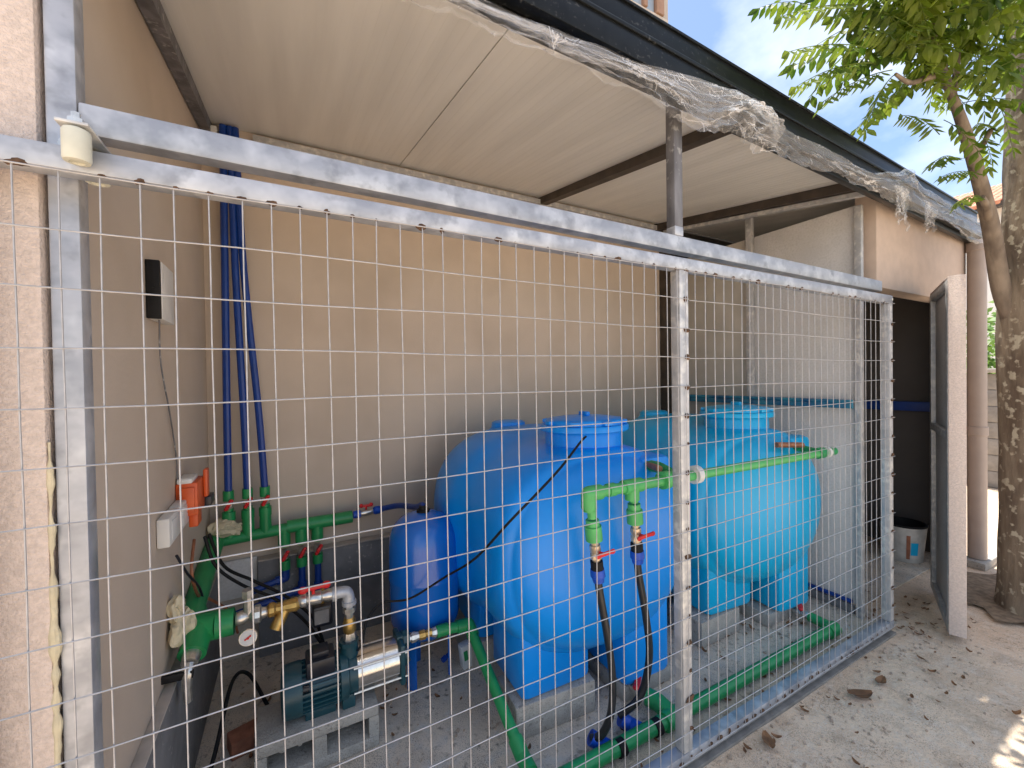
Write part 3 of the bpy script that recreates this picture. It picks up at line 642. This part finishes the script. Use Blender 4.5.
g = G(); g.lathe((.655, my, mz + .014), A, [(0, .019), (.035, .021), (.037, .014), (.05, .014)], 14); g.done('blue_coupling', M['bluefit'], mf)
g = G(); g.lathe((.755, my, mz + .02), A, [(0, .014), (.01, .022), (.04, .02), (.05, .015)], 14); g.done('blue_coupling', M['bluefit'], mf)
g = G(); g.lathe((.69, my, mz + .016), A, [(0, .014), (.012, .018), (.05, .018), (.065, .014)], 10); v = g.done('valve', M['chrome'], mf)
g = G(); g.cyl((.72, my - .004, mz + .034), (.72, my - .006, mz + .052), .005); g.obox((.72, my - .006, mz + .054), ((1, 0, 0), (0, 1, 0), (0, 0, 1)), (.03, .008, .006), .003); g.ball((.695, my - .006, mz + .056), .011); g.ball((.745, my - .006, mz + .056), .011); g.done('handle', M['red'], v)
g = G(); g.tube([(.79, my, mz + .022), (.87, 1.28, mz + .05), (.91, 1.08, .715), (.90, .93, .765), (.898, .90, .752)], .0145, 10, smooth=6); g.done('vessel_feed', M['bluepipe'], mf)

for x0, x1, lab in ((.115, .122, 'dark blue riser pipe nearest the left wall, straight up to the ceiling'), (.19, .150, 'middle dark blue riser pipe between the two other risers'), (.26, .170, 'leaning dark blue riser pipe farthest from the left wall')):
    g = G(); g.tube([(x0, my, mz + .20), (x0 + (x1 - x0) * .2, my + .003, 1.2), (x1 + (x0 - x1) * .25, my + .02, 1.9), (x1, my + .045, 2.545)], .0155, 10, smooth=6)
    tag(g.done('riser_pipe', M['bluepipe']), lab, 'pipe', 'blue riser pipes on the back wall')
g = G(); g.box(.075, .10, my + .03, YB - .001, 2.49, 2.53, .004); tag(g.done('pipe_bracket', M['white']), 'small white bracket beside the blue risers under the ceiling', 'bracket')

# pressure vessel
pv = thing('pressure_tank', 'small glossy blue pressure vessel standing left of the big tanks', 'pressure tank', (.897, .90, 0))
g = G(); g.lathe((.897, .90, .19), (0, 0, 1), [(0, 0), (.006, .06), (.025, .108), (.06, .142), (.10, .153), (.27, .155), (.276, .1565), (.284, .1565), (.29, .155), (.42, .153), (.465, .147), (.50, .132), (.527, .107), (.546, .07), (.554, .035), (.556, 0)], 44); g.done('body', M['bluepaint'], pv, ang=40)
for a in (100, 220, 340):
    c = Vector((.897 + .105 * math.cos(rad(a)), .90 + .105 * math.sin(rad(a)), .11)); t = Vector((-math.sin(rad(a)), math.cos(rad(a)), 0))
    g = G(); g.obox(c, (t, (math.cos(rad(a)), math.sin(rad(a)), 0), (0, 0, 1)), (.024, .004, .11), .002); g.done('leg', M['bluepaint'], pv)
g = G(); g.lathe((.897, .90, .742), (0, 0, 1), [(0, .03), (.012, .03), (.012, .018), (.03, .018)], 12); g.done('valve_cap', M['black'], pv)

# control box, junction boxes, wall unit and cables on the left wall
cb = thing('control_box', 'orange pump control box hanging on the left wall', 'control box', (.07, .9, .94))
g = G(); g.box(XL + .001, .092, .80, .925, .892, 1.004, .005); g.box(.040, .084, .792, .80, .905, .99, .003); g.box(.0925, .106, .895, .935, .93, 1.03, .004); g.box(.060, .086, .83, .90, .845, .8915, .004); g.done('case', M['orange'], cb)
g = G(); g.box(XL + .004, .078, .80, .90, 1.001, 1.02, .006); g.done('lid', M['white'], cb)
g = G(); g.box(.085, .112, .92, .99, .89, .925, .004); g.done('connector', M['tealblack'], cb)
for i, (a, b, lab) in enumerate(((.57, .70, 'white junction box nearest the gate, under the orange control box'), (.705, .83, 'white junction box farther from the gate, under the orange control box'))):
    g = G(); g.box(XL + .001, .062, a, b, .868, .952, .005); g.box(.0621, .064, a + .02, b - .02, .882, .938, .001); tag(g.done('junction_box', M['white']), lab, 'junction box', 'white junction boxes')
bu = thing('wall_unit', 'black and white box mounted high on the left wall', 'wall box', (.045, .6, 1.6))
g = G(); g.box(XL + .001, .062, .53, .545, 1.522, 1.684, .002); g.cyl((.048, .531, 1.61), (.048, .527, 1.61), .004, seg=8); g.done('front', M['black'], bu)
g = G(); g.box(XL + .001, .064, .5455, .68, 1.522, 1.684, .003); g.done('case', M['white'], bu)
def cable(pts, r, label, m='black', sm=8):
    g = G(); g.tube(pts, r, 8, smooth=sm); return tag(g.done('cable', M[m]), label, 'cable')
cable([(.055, .55, 1.52), (.045, .60, 1.40), (.038, .72, 1.25), (.036, .80, 1.1), (.036, .82, .98), (.045, .80, .93)], .0022, 'thin grey cable drooping from the black and white wall box', 'galv_dark')
cable([(1.43, .395, 1.10), (1.36, .34, 1.09), (1.19, .255, 1.01), (1.01, .27, .865), (.955, .44, .69), (.90, .62, .56), (.78, .70, .47), (.68, .74, .46), (.62, .72, .42), (.60, .70, .36), (.58, .69, .33)], .0045, 'long black cable running from the tank neck down past the blue vessel')
cable([(.09, .92, .78), (.12, .93, .66), (.20, .95, .56), (.30, .96, .48), (.40, .90, .40), (.46, .76, .36)], .006, 'black cable looping from the orange box towards the pump motor')
cable([(.10, .94, .78), (.14, .97, .64), (.23, 1.0, .55), (.34, 1.0, .46), (.44, .92, .38), (.47, .76, .345)], .006, 'second black cable beside the one from the orange box to the motor')
cable([(.062, .90, .78), (.07, .80, .70), (.075, .88, .58), (.08, 1.0, .52), (.14, 1.1, .40), (.16, 1.15, .28)], .005, 'reddish wire bundle hanging straight under the orange box', 'copper')
cable([(.05, .70, .80), (.07, .74, .72), (.08, .86, .62), (.09, .92, .50)], .004, 'thin dark wire hanging from the white junction boxes', 'tealblack')
cable([(.10, .60, .03), (.13, .75, .10), (.16, .95, .20), (.20, 1.1, .12), (.27, 1.02, .016), (.30, .96, .012)], .007, 'black hose end lying on the floor below the tap')
g = G(); g.box(.435, .505, .80, .86, .395, .475, .010); sb = tag(g.done('pressure_switch', M['tealblack']), 'dark pressure switch box behind the metal elbow', 'switch box')
g = G(); g.box(.440, .492, .797, .801, .41, .463, .003); g.done('cover', M['plinth'], sb)
g = G(); g.cyl((.47, .83, .475), (.47, .80, .54), .008); g.done('stem', M['brass'], sb)
for c, r, q, lab in (((.055, .70, .605), .05, (.5, .8, 1.15), 'cream builders foam lump around the big green tee'), ((.10, 1.36, .66), .05, (1.2, .7, .8), 'cream builders foam lump at the corner end of the manifold')):
    g = G()
    for i in range(5): g.ball((c[0] + random.uniform(-.012, .02), c[1] + random.uniform(-.04, .03), c[2] + random.uniform(-.035, .035)), r * random.uniform(.55, .85), seg=18, sq=q, lump=.55, seed=i + r * 10)
    tag(g.done('expanding_foam', M['foam']), lab, 'foam')

# ------------------------------------------------------------------ small things on the shed floor
cu = thing('paper_cup', 'crushed white paper carton with green print on the shed floor', 'carton', (1.08, .86, 0))
g = G(); g.obox((1.075, .86, .055), ((1, .2, .05), (-.2, 1, .1), (-.12, 0, 1)), (.027, .018, .055), .004); g.done('carton', M['white'], cu)
g = G(); g.obox((1.069, .8395, .062), ((1, .2, .05), (-.2, 1, .1), (-.12, 0, 1)), (.010, .0012, .022), .0005); g.done('print', M['green'], cu)
g = G(); g.obox((.21, .86, .03), ((1, .3, 0), (-.3, 1, 0), (0, 0, 1)), (.055, .04, .03), .004); tag(g.done('brick', M['brick']), 'broken red clay brick lying left of the cinder block', 'brick')
g = G(); g.lathe((.985, .93, .015), (1, .4, .2), [(0, .012), (.02, .014), (.024, .01), (.04, .01)], 10); tag(g.done('pipe_plug', M['bluefit']), 'small blue pipe cap dropped on the floor by the vessel', 'pipe plug')

def dry_leaf(g, p, L, a, curl):
    d = Vector((math.cos(a), math.sin(a), 0)); w = Vector((-math.sin(a), math.cos(a), 0)); p = Vector(p)
    n = 5; rows = []
    for i in range(n + 1):
        t = i / n; hw = L * .26 * math.sin(math.pi * min(1, t * .9 + .06)) ** .8
        zz = .006 + curl * L * (t - .5) ** 2 * 1.6
        rows.append([g.b.verts.new(p + d * L * (t - .5) + w * hw * s2 + Vector((0, 0, zz + curl * L * .25 * abs(s2)))) for s2 in (-1, 0, 1)])
    for i in range(n):
        for k in range(2): g._tag([g.b.faces.new((rows[i][k], rows[i][k + 1], rows[i + 1][k + 1], rows[i + 1][k]))])
rl = random.Random(21)
for (x, y, L, a, lab) in ((2.43, -.12, .10, -.5, 'largest dry brown leaf on the concrete outside the gate'), (1.88, -.065, .075, .9, 'dry reddish leaf beside the gate track'), (2.60, -.125, .07, .1, 'curled dry leaf just right of the largest one'), (2.70, .30, .06, .3, 'dry leaf beside the cyan tank foot inside the gate')):
    g = G(); dry_leaf(g, (x, y, 0.002), L, a, .28); tag(g.done('dry_leaf', M['dryleaf'], ang=0), lab, 'dry leaf', 'fallen dry leaves')
g = G()
for i in range(46):
    x = rl.uniform(1.6, 3.4); y = -rl.uniform(.02, .30) - (.0 if rl.random() < .7 else .25)
    dry_leaf(g, (x, y, gz(x, y) + .004), rl.uniform(.012, .035), rl.uniform(0, 6.3), rl.uniform(.2, .9))
for i in range(50):
    x = rl.uniform(1.0, 2.9); y = rl.uniform(.07, .45); dry_leaf(g, (x, y, .001), rl.uniform(.012, .04), rl.uniform(0, 6.3), rl.uniform(.2, .9))
for i in range(40):
    x = rl.uniform(.15, 1.0); y = rl.uniform(.55, 1.3); dry_leaf(g, (x, y, .001), rl.uniform(.01, .03), rl.uniform(0, 6.3), rl.uniform(.2, .9))
for i in range(60):
    x = rl.uniform(3.1, 3.6); y = rl.uniform(-.2, .3); dry_leaf(g, (x, y, .001), rl.uniform(.01, .03), rl.uniform(0, 6.3), rl.uniform(.2, .9))
lt = g.done('leaf_litter', M['dryleaf'], ang=0); lt['kind'] = 'stuff'
g = G()
for i in range(420):
    u = rl.random()
    if u < .5: x, y = rl.uniform(1.5, 3.4), -abs(rl.gauss(0, .14)) - .01
    elif u < .75: x, y = rl.uniform(1.0, 3.0), rl.uniform(.08, .7)
    else: x, y = rl.uniform(.12, 1.1), rl.uniform(.4, 1.35)
    g.obox((x, y, gz(x, y) + .002 if y < 0 else .002), ((rl.random(), rl.random(), .2), (-rl.random(), rl.random(), 0), (0, 0, 1)), (rl.uniform(.002, .007), rl.uniform(.002, .006), rl.uniform(.001, .004)))
gv = g.done('mortar_crumbs', M['crumb'], ang=0); gv['kind'] = 'stuff'

# bucket in the doorway
bk = thing('bucket', 'used white plaster bucket with black inside just within the doorway', 'bucket', (4.27, .36, 0))
g = G(); g.lathe((4.27, .36, .002), (0, 0, 1), [(0, 0), (.001, .105), (.25, .128)], 30, cap=False); g.done('shell', M['bucket'], bk)
g = G(); g.lathe((4.27, .36, .012), (0, 0, 1), [(0, 0), (.001, .1), (.238, .124)], 30, cap=False); g.lathe((4.27, .36, .25), (0, 0, 1), [(0, .128), (.006, .134), (.012, .132), (.014, .122), (.0, .121)], 30, cap=False); g.done('inside', M['black'], bk)
g = G()
def patch(g, a0, a1, z0, z1):
    n = 6; prev = None
    for i in range(n + 1):
        a = rad(a0 + (a1 - a0) * i / n); row = []
        for z in (z0, z1):
            R_ = .105 + .023 * z / .25 + .0012; row.append(g.b.verts.new((4.27 + R_ * math.cos(a), .36 + R_ * math.sin(a), z)))
        if prev: g.b.faces.new((prev[0], row[0], row[1], prev[1]))
        prev = row
patch(g, 207, 217, .03, .20); g.done('red_print', M['brick'], bk)
g = G(); patch(g, 219, 240, .06, .15); g.done('cyan_print', M['cyantank'], bk)

# drain pipe
dp = thing('drain_pipe', 'beige downpipe at the storeroom corner beside the tree', 'drain pipe', (4.565, .06, 0))
g = G(); g.tube([(4.565, .062, .05), (4.565, .062, 2.24)], .048, 18); g.done('pipe', M['drain'], dp)
g = G(); g.lathe((4.565, .062, 2.17), (0, 0, 1), [(0, .050), (.002, .055), (.07, .055), (.072, .05)], 20); g.done('socket', M['drain'], dp)
g = G(); g.lathe((4.565, .062, .9), (0, 0, 1), [(0, .05), (.002, .054), (.06, .054), (.062, .05)], 20); g.done('socket', M['drain'], dp)
g = G(); g.box(4.47, 4.72, .0, .115, -.01, .045, .01); tag(g.done('drain_slab', M['concrete']), 'small concrete pad under the beige downpipe', 'slab')

# ------------------------------------------------------------------ clear film over the gutter
def film_mat():
    m = bpy.data.materials.new('clear film'); m.use_nodes = True; t = m.node_tree; b = t.nodes['Principled BSDF']; o = t.nodes['Material Output']
    b.inputs['Base Color'].default_value = (.90, .91, .93, 1); b.inputs['Roughness'].default_value = .12; b.inputs['Specular IOR Level'].default_value = .8
    L = t.links.new
    tc = nn(t, 'ShaderNodeTexCoord')
    wn_ = nn(t, 'ShaderNodeTexNoise'); wn_.inputs['Scale'].default_value = 9; wn_.inputs['Detail'].default_value = 3; L(tc.outputs['Object'], wn_.inputs['Vector'])
    ad = nn(t, 'ShaderNodeVectorMath', operation='MULTIPLY_ADD'); ad.inputs[1].default_value = (.12, .12, .12); L(wn_.outputs['Color'], ad.inputs[0]); L(tc.outputs['Object'], ad.inputs[2])
    facs = []
    for sc, w, rot, amp in ((5.5, .014, (.2, .5, .3), .8), (12, .02, (.6, .2, .8), .5)):
        mp = nn(t, 'ShaderNodeMapping'); mp.inputs['Scale'].default_value = (.40, 1, 1.3); mp.inputs['Rotation'].default_value = (rot[0] * .3, rot[1] * .5, rot[2] * .3); L(ad.outputs[0], mp.inputs[0])
        vo = nn(t, 'ShaderNodeTexVoronoi', feature='DISTANCE_TO_EDGE'); vo.inputs['Scale'].default_value = sc; L(mp.outputs[0], vo.inputs['Vector'])
        r = nn(t, 'ShaderNodeMapRange'); r.interpolation_type = 'SMOOTHSTEP'; r.inputs[1].default_value = 0; r.inputs[2].default_value = w; r.inputs[3].default_value = amp * .85; r.inputs[4].default_value = 0.0; L(vo.outputs['Distance'], r.inputs[0]); facs.append(r)
    pn = nn(t, 'ShaderNodeTexNoise'); pn.inputs['Scale'].default_value = 7; pn.inputs['Detail'].default_value = 4; L(tc.outputs['Object'], pn.inputs['Vector'])
    pr = nn(t, 'ShaderNodeMapRange'); pr.inputs[1].default_value = .42; pr.inputs[2].default_value = .70; pr.inputs[3].default_value = .10; pr.inputs[4].default_value = 1.0; L(pn.outputs[0], pr.inputs[0])
    mxn = nn(t, 'ShaderNodeMath', operation='MAXIMUM'); L(facs[0].outputs[0], mxn.inputs[0]); L(facs[1].outputs[0], mxn.inputs[1])
    mul = nn(t, 'ShaderNodeMath', operation='MULTIPLY'); L(mxn.outputs[0], mul.inputs[0]); L(pr.outputs[0], mul.inputs[1])
    lw = nn(t, 'ShaderNodeLayerWeight'); lw.inputs[0].default_value = .30
    a2 = nn(t, 'ShaderNodeMath', operation='MULTIPLY_ADD', use_clamp=True); L(lw.outputs['Facing'], a2.inputs[0]); a2.inputs[1].default_value = .36; L(mul.outputs[0], a2.inputs[2])
    a3 = nn(t, 'ShaderNodeMath', operation='ADD', use_clamp=True); L(a2.outputs[0], a3.inputs[0]); a3.inputs[1].default_value = .02
    tr = nn(t, 'ShaderNodeBsdfTransparent'); tr.inputs[0].default_value = (.98, .985, .99, 1); ms = nn(t, 'ShaderNodeMixShader')
    L(a3.outputs[0], ms.inputs[0]); L(tr.outputs[0], ms.inputs[1]); L(b.outputs[0], ms.inputs[2]); L(ms.outputs[0], o.inputs[0])
    return m
FILM = film_mat()
def lerp_tab(tab, x):
    for (a, va), (b, vb) in zip(tab[:-1], tab[1:]):
        if x <= b: return va + (vb - va) * max(0, (x - a)) / (b - a)
    return tab[-1][1]
top_tab = [(.3, 2.17), (.75, 2.18), (.97, 2.205), (1.24, 2.225), (1.43, 2.255), (1.60, 2.29), (1.74, 2.30), (1.89, 2.275), (2.1, 2.265), (2.5, 2.27), (2.8, 2.275), (3.10, 2.35), (3.2, 2.40), (3.4, 2.35), (4.2, 2.345), (4.7, 2.36)]
low_tab = [(.3, 2.12), (.75, 2.112), (.97, 2.122), (1.24, 2.14), (1.37, 2.135), (1.5, 2.11), (1.6, 2.12), (1.68, 2.155), (1.8, 2.132), (2.1, 2.155), (2.5, 2.18), (2.8, 2.185), (3.10, 2.20), (3.37, 2.19), (3.76, 2.215), (4.2, 2.18), (4.7, 2.20)]
g = G()
for layer in range(2):
    NU, NV = 520, 26; rows = []
    for i in range(NU + 1):
        x = .3 + (4.33 if layer == 0 else 1.62) * i / NU; row = []
        zt = lerp_tab(top_tab, x) + .012 * noise.noise(Vector((x * 5, layer * 9, 0))) - layer * .010; zl = lerp_tab(low_tab, x) + .012 * noise.noise(Vector((x * 9, layer * 7, 4))) + .010 * noise.noise(Vector((x * 31, layer, 4))) + layer * .018
        ball = math.exp(-((x - 1.80) / .13) ** 2) + .8 * math.exp(-((x - 3.12) / .13) ** 2)
        for j in range(NV + 1):
            v = j / NV
            # long folds running with the gutter, breaking up into a crumple where the film is bunched
            q = Vector((x * 1.9, v * 3.4 + .5 * noise.noise(Vector((x * 2.2, 3, layer))), layer * 5)); q2 = Vector((x * 9, v * 4, layer * 3))
            w = (.5 - abs(noise.noise(q)) * 2) * .8 + (.5 - abs(noise.noise(q * 2.3)) * 2) * .45 + ball * ((.5 - abs(noise.noise(q2)) * 2) * .9 + (.5 - abs(noise.noise(q2 * 2.3)) * 2) * .4) + .12 * noise.noise(q2 * 1.5)
            amp = (.010 + .022 * v) * (1 + .5 * ball)
            y = gy(x) - .052 - layer * .012 - .018 * v - .045 * ball * math.sin(math.pi * min(1, v * 1.1)) + amp * w + .03 * max(0, v - .7)
            row.append(g.b.verts.new((x + .012 * noise.noise(q2 * 1.2 + Vector((7, 0, 0))), y, zt + (zl - zt) * v + .008 * noise.noise(q * 3.1 + Vector((0, 9, 0))))))
        rows.append(row)
    for i in range(NU):
        for j in range(NV): g.b.faces.new((rows[i][j], rows[i + 1][j], rows[i + 1][j + 1], rows[i][j + 1]))
rt = random.Random(5)
for (x, zl) in ((3.03, 2.07), (3.12, 2.05), (3.09, 2.10), (3.40, 2.09), (3.44, 2.12), (3.50, 2.11)):
    w0 = rt.uniform(.03, .05); rows = []
    for j in range(11):
        v = j / 10; hw = w0 * (1 - v * .85); zc = 2.26 + (zl - 2.26) * v; cx = x + .02 * noise.noise(Vector((x * 7, v * 3, 1)))
        rows.append([g.b.verts.new((cx + hw * s2, gy(x) - .07 + .02 * noise.noise(Vector((x * 9 + s2, v * 6, 3))), zc)) for s2 in (-1, -.3, .4, 1)])
    for j in range(10):
        for k in range(3): g.b.faces.new((rows[j][k], rows[j][k + 1], rows[j + 1][k + 1], rows[j + 1][k]))
tag(g.done('plastic_film', FILM, ang=60), 'torn clear plastic film drooping along the black gutter', 'plastic sheet')

# ------------------------------------------------------------------ tree
tr_ = thing('tree', 'large brown-barked tree with one leaning limb and feathery green leaves', 'tree', (3.97, -.30, 0))
g = G()
tp_ = [(4.0, -.31, -.05), (4.0, -.31, .12), (3.99, -.31, .5), (3.985, -.31, 1.0), (3.97, -.31, 1.5), (3.95, -.315, 1.9), (3.965, -.32, 2.5), (3.97, -.33, 3.4), (4.0, -.35, 4.6)]
g.tube(tp_, [.17, .152, .148, .146, .15, .138, .132, .125, .09] , 26)
gg2 = [Vector(p) for p in tp_]
g2 = G(); pts = spline(gg2, 10); n_ = len(pts)
rr_ = [.172, .150, .146, .144, .150, .136, .130, .122, .09]
rs_ = [rr_[min(len(rr_) - 1, i // 10)] + (rr_[min(len(rr_) - 1, i // 10 + 1)] - rr_[min(len(rr_) - 1, i // 10)]) * (i % 10) / 10 for i in range(n_)]
g2.tube(pts, rs_, 30)
for v in g2.b.verts:
    c = min(pts, key=lambda p: (p - v.co).length_squared); dd = (v.co - c)
    k = noise.noise(Vector((v.co.x * 9, v.co.y * 9, v.co.z * 1.6))) * .05 + noise.noise(Vector((v.co.x * 26, v.co.y * 26, v.co.z * 5))) * .035
    v.co = c + dd * (1 + k)
g.b.free(); g2.done('trunk', M['bark'], tr_, ang=0 or 60)
limb = [(3.96, -.31, 1.35), (3.90, -.245, 1.60), (3.84, -.205, 1.80), (3.70, -.20, 2.10), (3.53, -.20, 2.31), (3.36, -.20, 2.48), (3.21, -.20, 2.60), (3.04, -.20, 2.71)]
g = G(); g.tube(limb, [.050, .030, .022, .0205, .0195, .0185, .017, .015], 14, smooth=5)
g.tube([(3.40, -.20, 2.44), (3.46, -.22, 2.47), (3.52, -.24, 2.56)], [.016, .014, .010], 10, smooth=4)
g.tube([(3.66, -.20, 2.14), (3.56, -.215, 2.19), (3.46, -.22, 2.215)], [.018, .017, .014], 10, smooth=4)
g.tube([(3.04, -.20, 2.71), (2.97, -.21, 2.74), (2.88, -.22, 2.78), (2.82, -.24, 2.95), (2.8, -.26, 3.2)], [.015, .014, .012, .010, .006], 10, smooth=4)
g.tube([(3.06, -.20, 2.69), (3.08, -.19, 2.78), (3.03, -.18, 2.9), (3.04, -.16, 3.2)], [.015, .013, .010, .006], 10, smooth=4)
g.tube([(3.14, -.20, 2.64), (3.16, -.21, 2.72), (3.16, -.22, 2.95)], [.02, .015, .008], 8, smooth=4)
g.tube([(3.03, -.205, 2.70), (2.86, -.20, 2.63), (2.72, -.19, 2.57), (2.58, -.19, 2.56)], [.016, .012, .009, .006], 8, smooth=4)
g.done('limb', M['bark_thin'], tr_, ang=60)

rc = random.Random(31)
def leaflet(g, p, d, dn, L):
    """one pointed, folded leaflet hanging from p along dn"""
    d = d.normalized(); dn = dn.normalized(); s_ = d.cross(dn)
    if s_.length < .01: s_ = Vector((1, 0, 0))
    w = (d - dn * d.dot(dn)).normalized(); nrm = w.cross(dn)
    a = p; b = p + dn * L * .38; c = p + dn * L
    hw = L * .235
    va = g.b.verts.new(a); vb = g.b.verts.new(b - nrm * hw * .35); vc = g.b.verts.new(c); vd = g.b.verts.new(p + dn * L * .72 - nrm * hw * .25)
    for sgn in (1, -1):
        e1 = g.b.verts.new(b + w * hw * sgn); e2 = g.b.verts.new(p + dn * L * .70 + w * hw * .72 * sgn)
        g.b.faces.new((va, e1, vb)); g.b.faces.new((vb, e1, e2, vd)); g.b.faces.new((vd, e2, vc))
def frond(g, p, d, L, n=9, droop=.5, ll=.075):
    p = Vector(p); d = Vector(d).normalized(); pts = []
    for i in range(9):
        t = i / 8; pts.append(p + d * L * t + Vector((0, 0, -droop * L * t * t)))
    g.tube(pts, [.0022, .001], 4, cap=False)
    side = d.cross(Vector((0, 0, 1)));
    if side.length < .05: side = Vector((1, 0, 0))
    side.normalize()
    for k in range(n):
        t = .18 + .8 * k / (n - 1); i = min(7, int(t * 8)); q = pts[i].lerp(pts[i + 1], t * 8 - i); ax = (pts[i + 1] - pts[i]).normalized()
        for sgn in (1, -1):
            dn = side * sgn * rc.uniform(.45, .9) + Vector((0, 0, -1)) * rc.uniform(.45, 1.0) + ax * rc.uniform(.15, .5)
            leaflet(g, q, ax, dn, ll * rc.uniform(.8, 1.15) * (1 - .35 * abs(t - .5)))
    leaflet(g, pts[-1], ax, ax + Vector((0, 0, -.3)), ll * .9)
g = G()
# long sprays that hang in front of the sky, from the branches of the limb
for (p, q, dr) in (((2.20, -.22, 2.66), (1.78, -.20, 2.47), .12), ((2.30, -.20, 2.56), (1.86, -.18, 2.40), .15), ((2.35, -.20, 2.52), (1.95, -.16, 2.33), .2), ((2.52, -.20, 2.55), (2.08, -.18, 2.31), .15),
                   ((2.58, -.19, 2.56), (2.38, -.20, 2.30), .45), ((3.0, -.20, 2.42), (2.62, -.20, 2.40), .25), ((3.2, -.20, 2.36), (2.86, -.22, 2.24), .25), ((3.46, -.22, 2.33), (3.05, -.20, 2.24), .2),
                   ((3.48, -.22, 2.22), (3.16, -.22, 2.13), .25), ((3.3, -.22, 2.5), (3.6, -.24, 2.62), .5), ((3.36, -.24, 2.48), (3.62, -.22, 2.45), .5), 
                   ((3.1, -.2, 2.68), (3.5, -.25, 2.8), .4), 
                   ((2.75, -.2, 2.72), (2.30, -.2, 2.62), .2), ((2.6, -.2, 2.75), (2.10, -.2, 2.70), .2), ((2.4, -.2, 2.85), (1.95, -.2, 2.72), .2), ((3.05, -.2, 2.5), (3.25, -.26, 2.32), .5)):
    p, q = Vector(p), Vector(q); d = q - p; frond(g, p, d + Vector((0, 0, dr * d.length)), d.length * 1.02, 11 if d.length > .3 else 8, dr, .064)
# body of the crown
for i in range(250):
    a = rc.uniform(0, 6.283)
    if i < 90: c = Vector((rc.uniform(2.25, 3.35), rc.uniform(-.42, -.16), rc.uniform(2.76, 3.25)))
    elif i < 135: c = Vector((rc.uniform(2.55, 3.45), rc.uniform(-.34, -.14), rc.uniform(2.64, 2.95)))
    else: c = Vector((rc.uniform(2.4, 5.0), rc.uniform(-1.2, .4), rc.uniform(3.2, 5.2)))
    frond(g, c, (math.cos(a), math.sin(a) * .5, rc.uniform(-.1, .5)), rc.uniform(.28, .42), 8, rc.uniform(.2, .55), rc.uniform(.064, .082))
g.done('foliage', M['leaf'], tr_, ang=0)

# soil round the tree
g = G()
for i in range(2): pass
vs = []
for k in range(40):
    a = 2 * math.pi * k / 40; R_ = 1 + .35 * noise.noise(Vector((math.cos(a) * 2.3, math.sin(a) * 2.3, 5))) + .15 * noise.noise(Vector((math.cos(a) * 7, math.sin(a) * 7, 8)))
    vs.append(g.b.verts.new((4.16 + .44 * R_ * math.cos(a), -.22 + .26 * R_ * math.sin(a), .012)))
g.b.faces.new(vs)
struct(g.done('soil_patch', M['soil'], ang=0))

# ------------------------------------------------------------------ beyond the storeroom: block wall, hedge, white house with tile roof
bw = thing('block_wall', 'weathered grey block wall beyond the storeroom and downpipe', 'wall', (7.5, .5, 0))
g = G()
for r in range(7):
    for c in range(-10, 18):
        y = c * .40 + (.2 if r % 2 else 0); o_ = random.uniform(-.006, .006)
        g.box(7.5 + o_, 7.68, y + .004, y + .396, r * .188 + .002, r * .188 + .186, .006)
g.done('blocks', M['blockwall'], bw)
g = G(); g.box(7.44, 7.74, -4.0, 7.2, 1.325, 1.375, .01); g.done('coping', M['concrete'], bw)
hd = thing('hedge_shrub', 'bright green sunlit shrub rising behind the grey block wall', 'shrub', (9, 1.0, 0))
g = G(); rh = random.Random(8)
for i in range(5000):
    c = Vector((9 + rh.gauss(0, .5), 1.0 + rh.gauss(0, 1.2), 1.45 + rh.gauss(0, .42)))
    if c.z > 2.35 + .35 * noise.noise(Vector((c.y * 2, 0, 0))): continue
    a, e = rh.uniform(0, 6.3), rh.uniform(-.8, .8); d = Vector((math.cos(a) * math.cos(e), math.sin(a) * math.cos(e), math.sin(e))); w = d.orthogonal().normalized(); L = rh.uniform(.07, .12)
    g.quad(c, c + d * L * .5 + w * L * .35, c + d * L, c + d * L * .5 - w * L * .35)
g.done('leaves', M['leaf2'], hd, ang=0)
g = G()
for k in range(7): g.tube([(9 + .2 * k - .6, .2 + .3 * k, 0), (9 + .25 * k - .7, .1 + .32 * k, 1.0), (9 + .2 * k - .6, .0 + .35 * k, 2.0)], [.03, .02, .008], 7, smooth=4)
g.done('stems', M['bark_thin'], hd)
wh = thing('white_house', 'white rendered house with red clay tile roof far behind the tree', 'house', (16, 4, 0))
g = G(); g.box(14.2, 20, .5, 9, 0, 5.0); g.done('wall', M['render'], wh)
g = G()
for k in range(60):
    y = -.2 + k * .17
    g.obox((15.6, y, 5.66), ((.93, 0, .36), (0, 1, 0), (-.36, 0, .93)), (1.95, .075, .05), .03)
g.done('roof', M['tile'], wh)
g = G(); g.box(13.8, 14.0, -.3, 10, 4.88, 4.98); g.done('eaves_board', M['dkbeam'], wh)
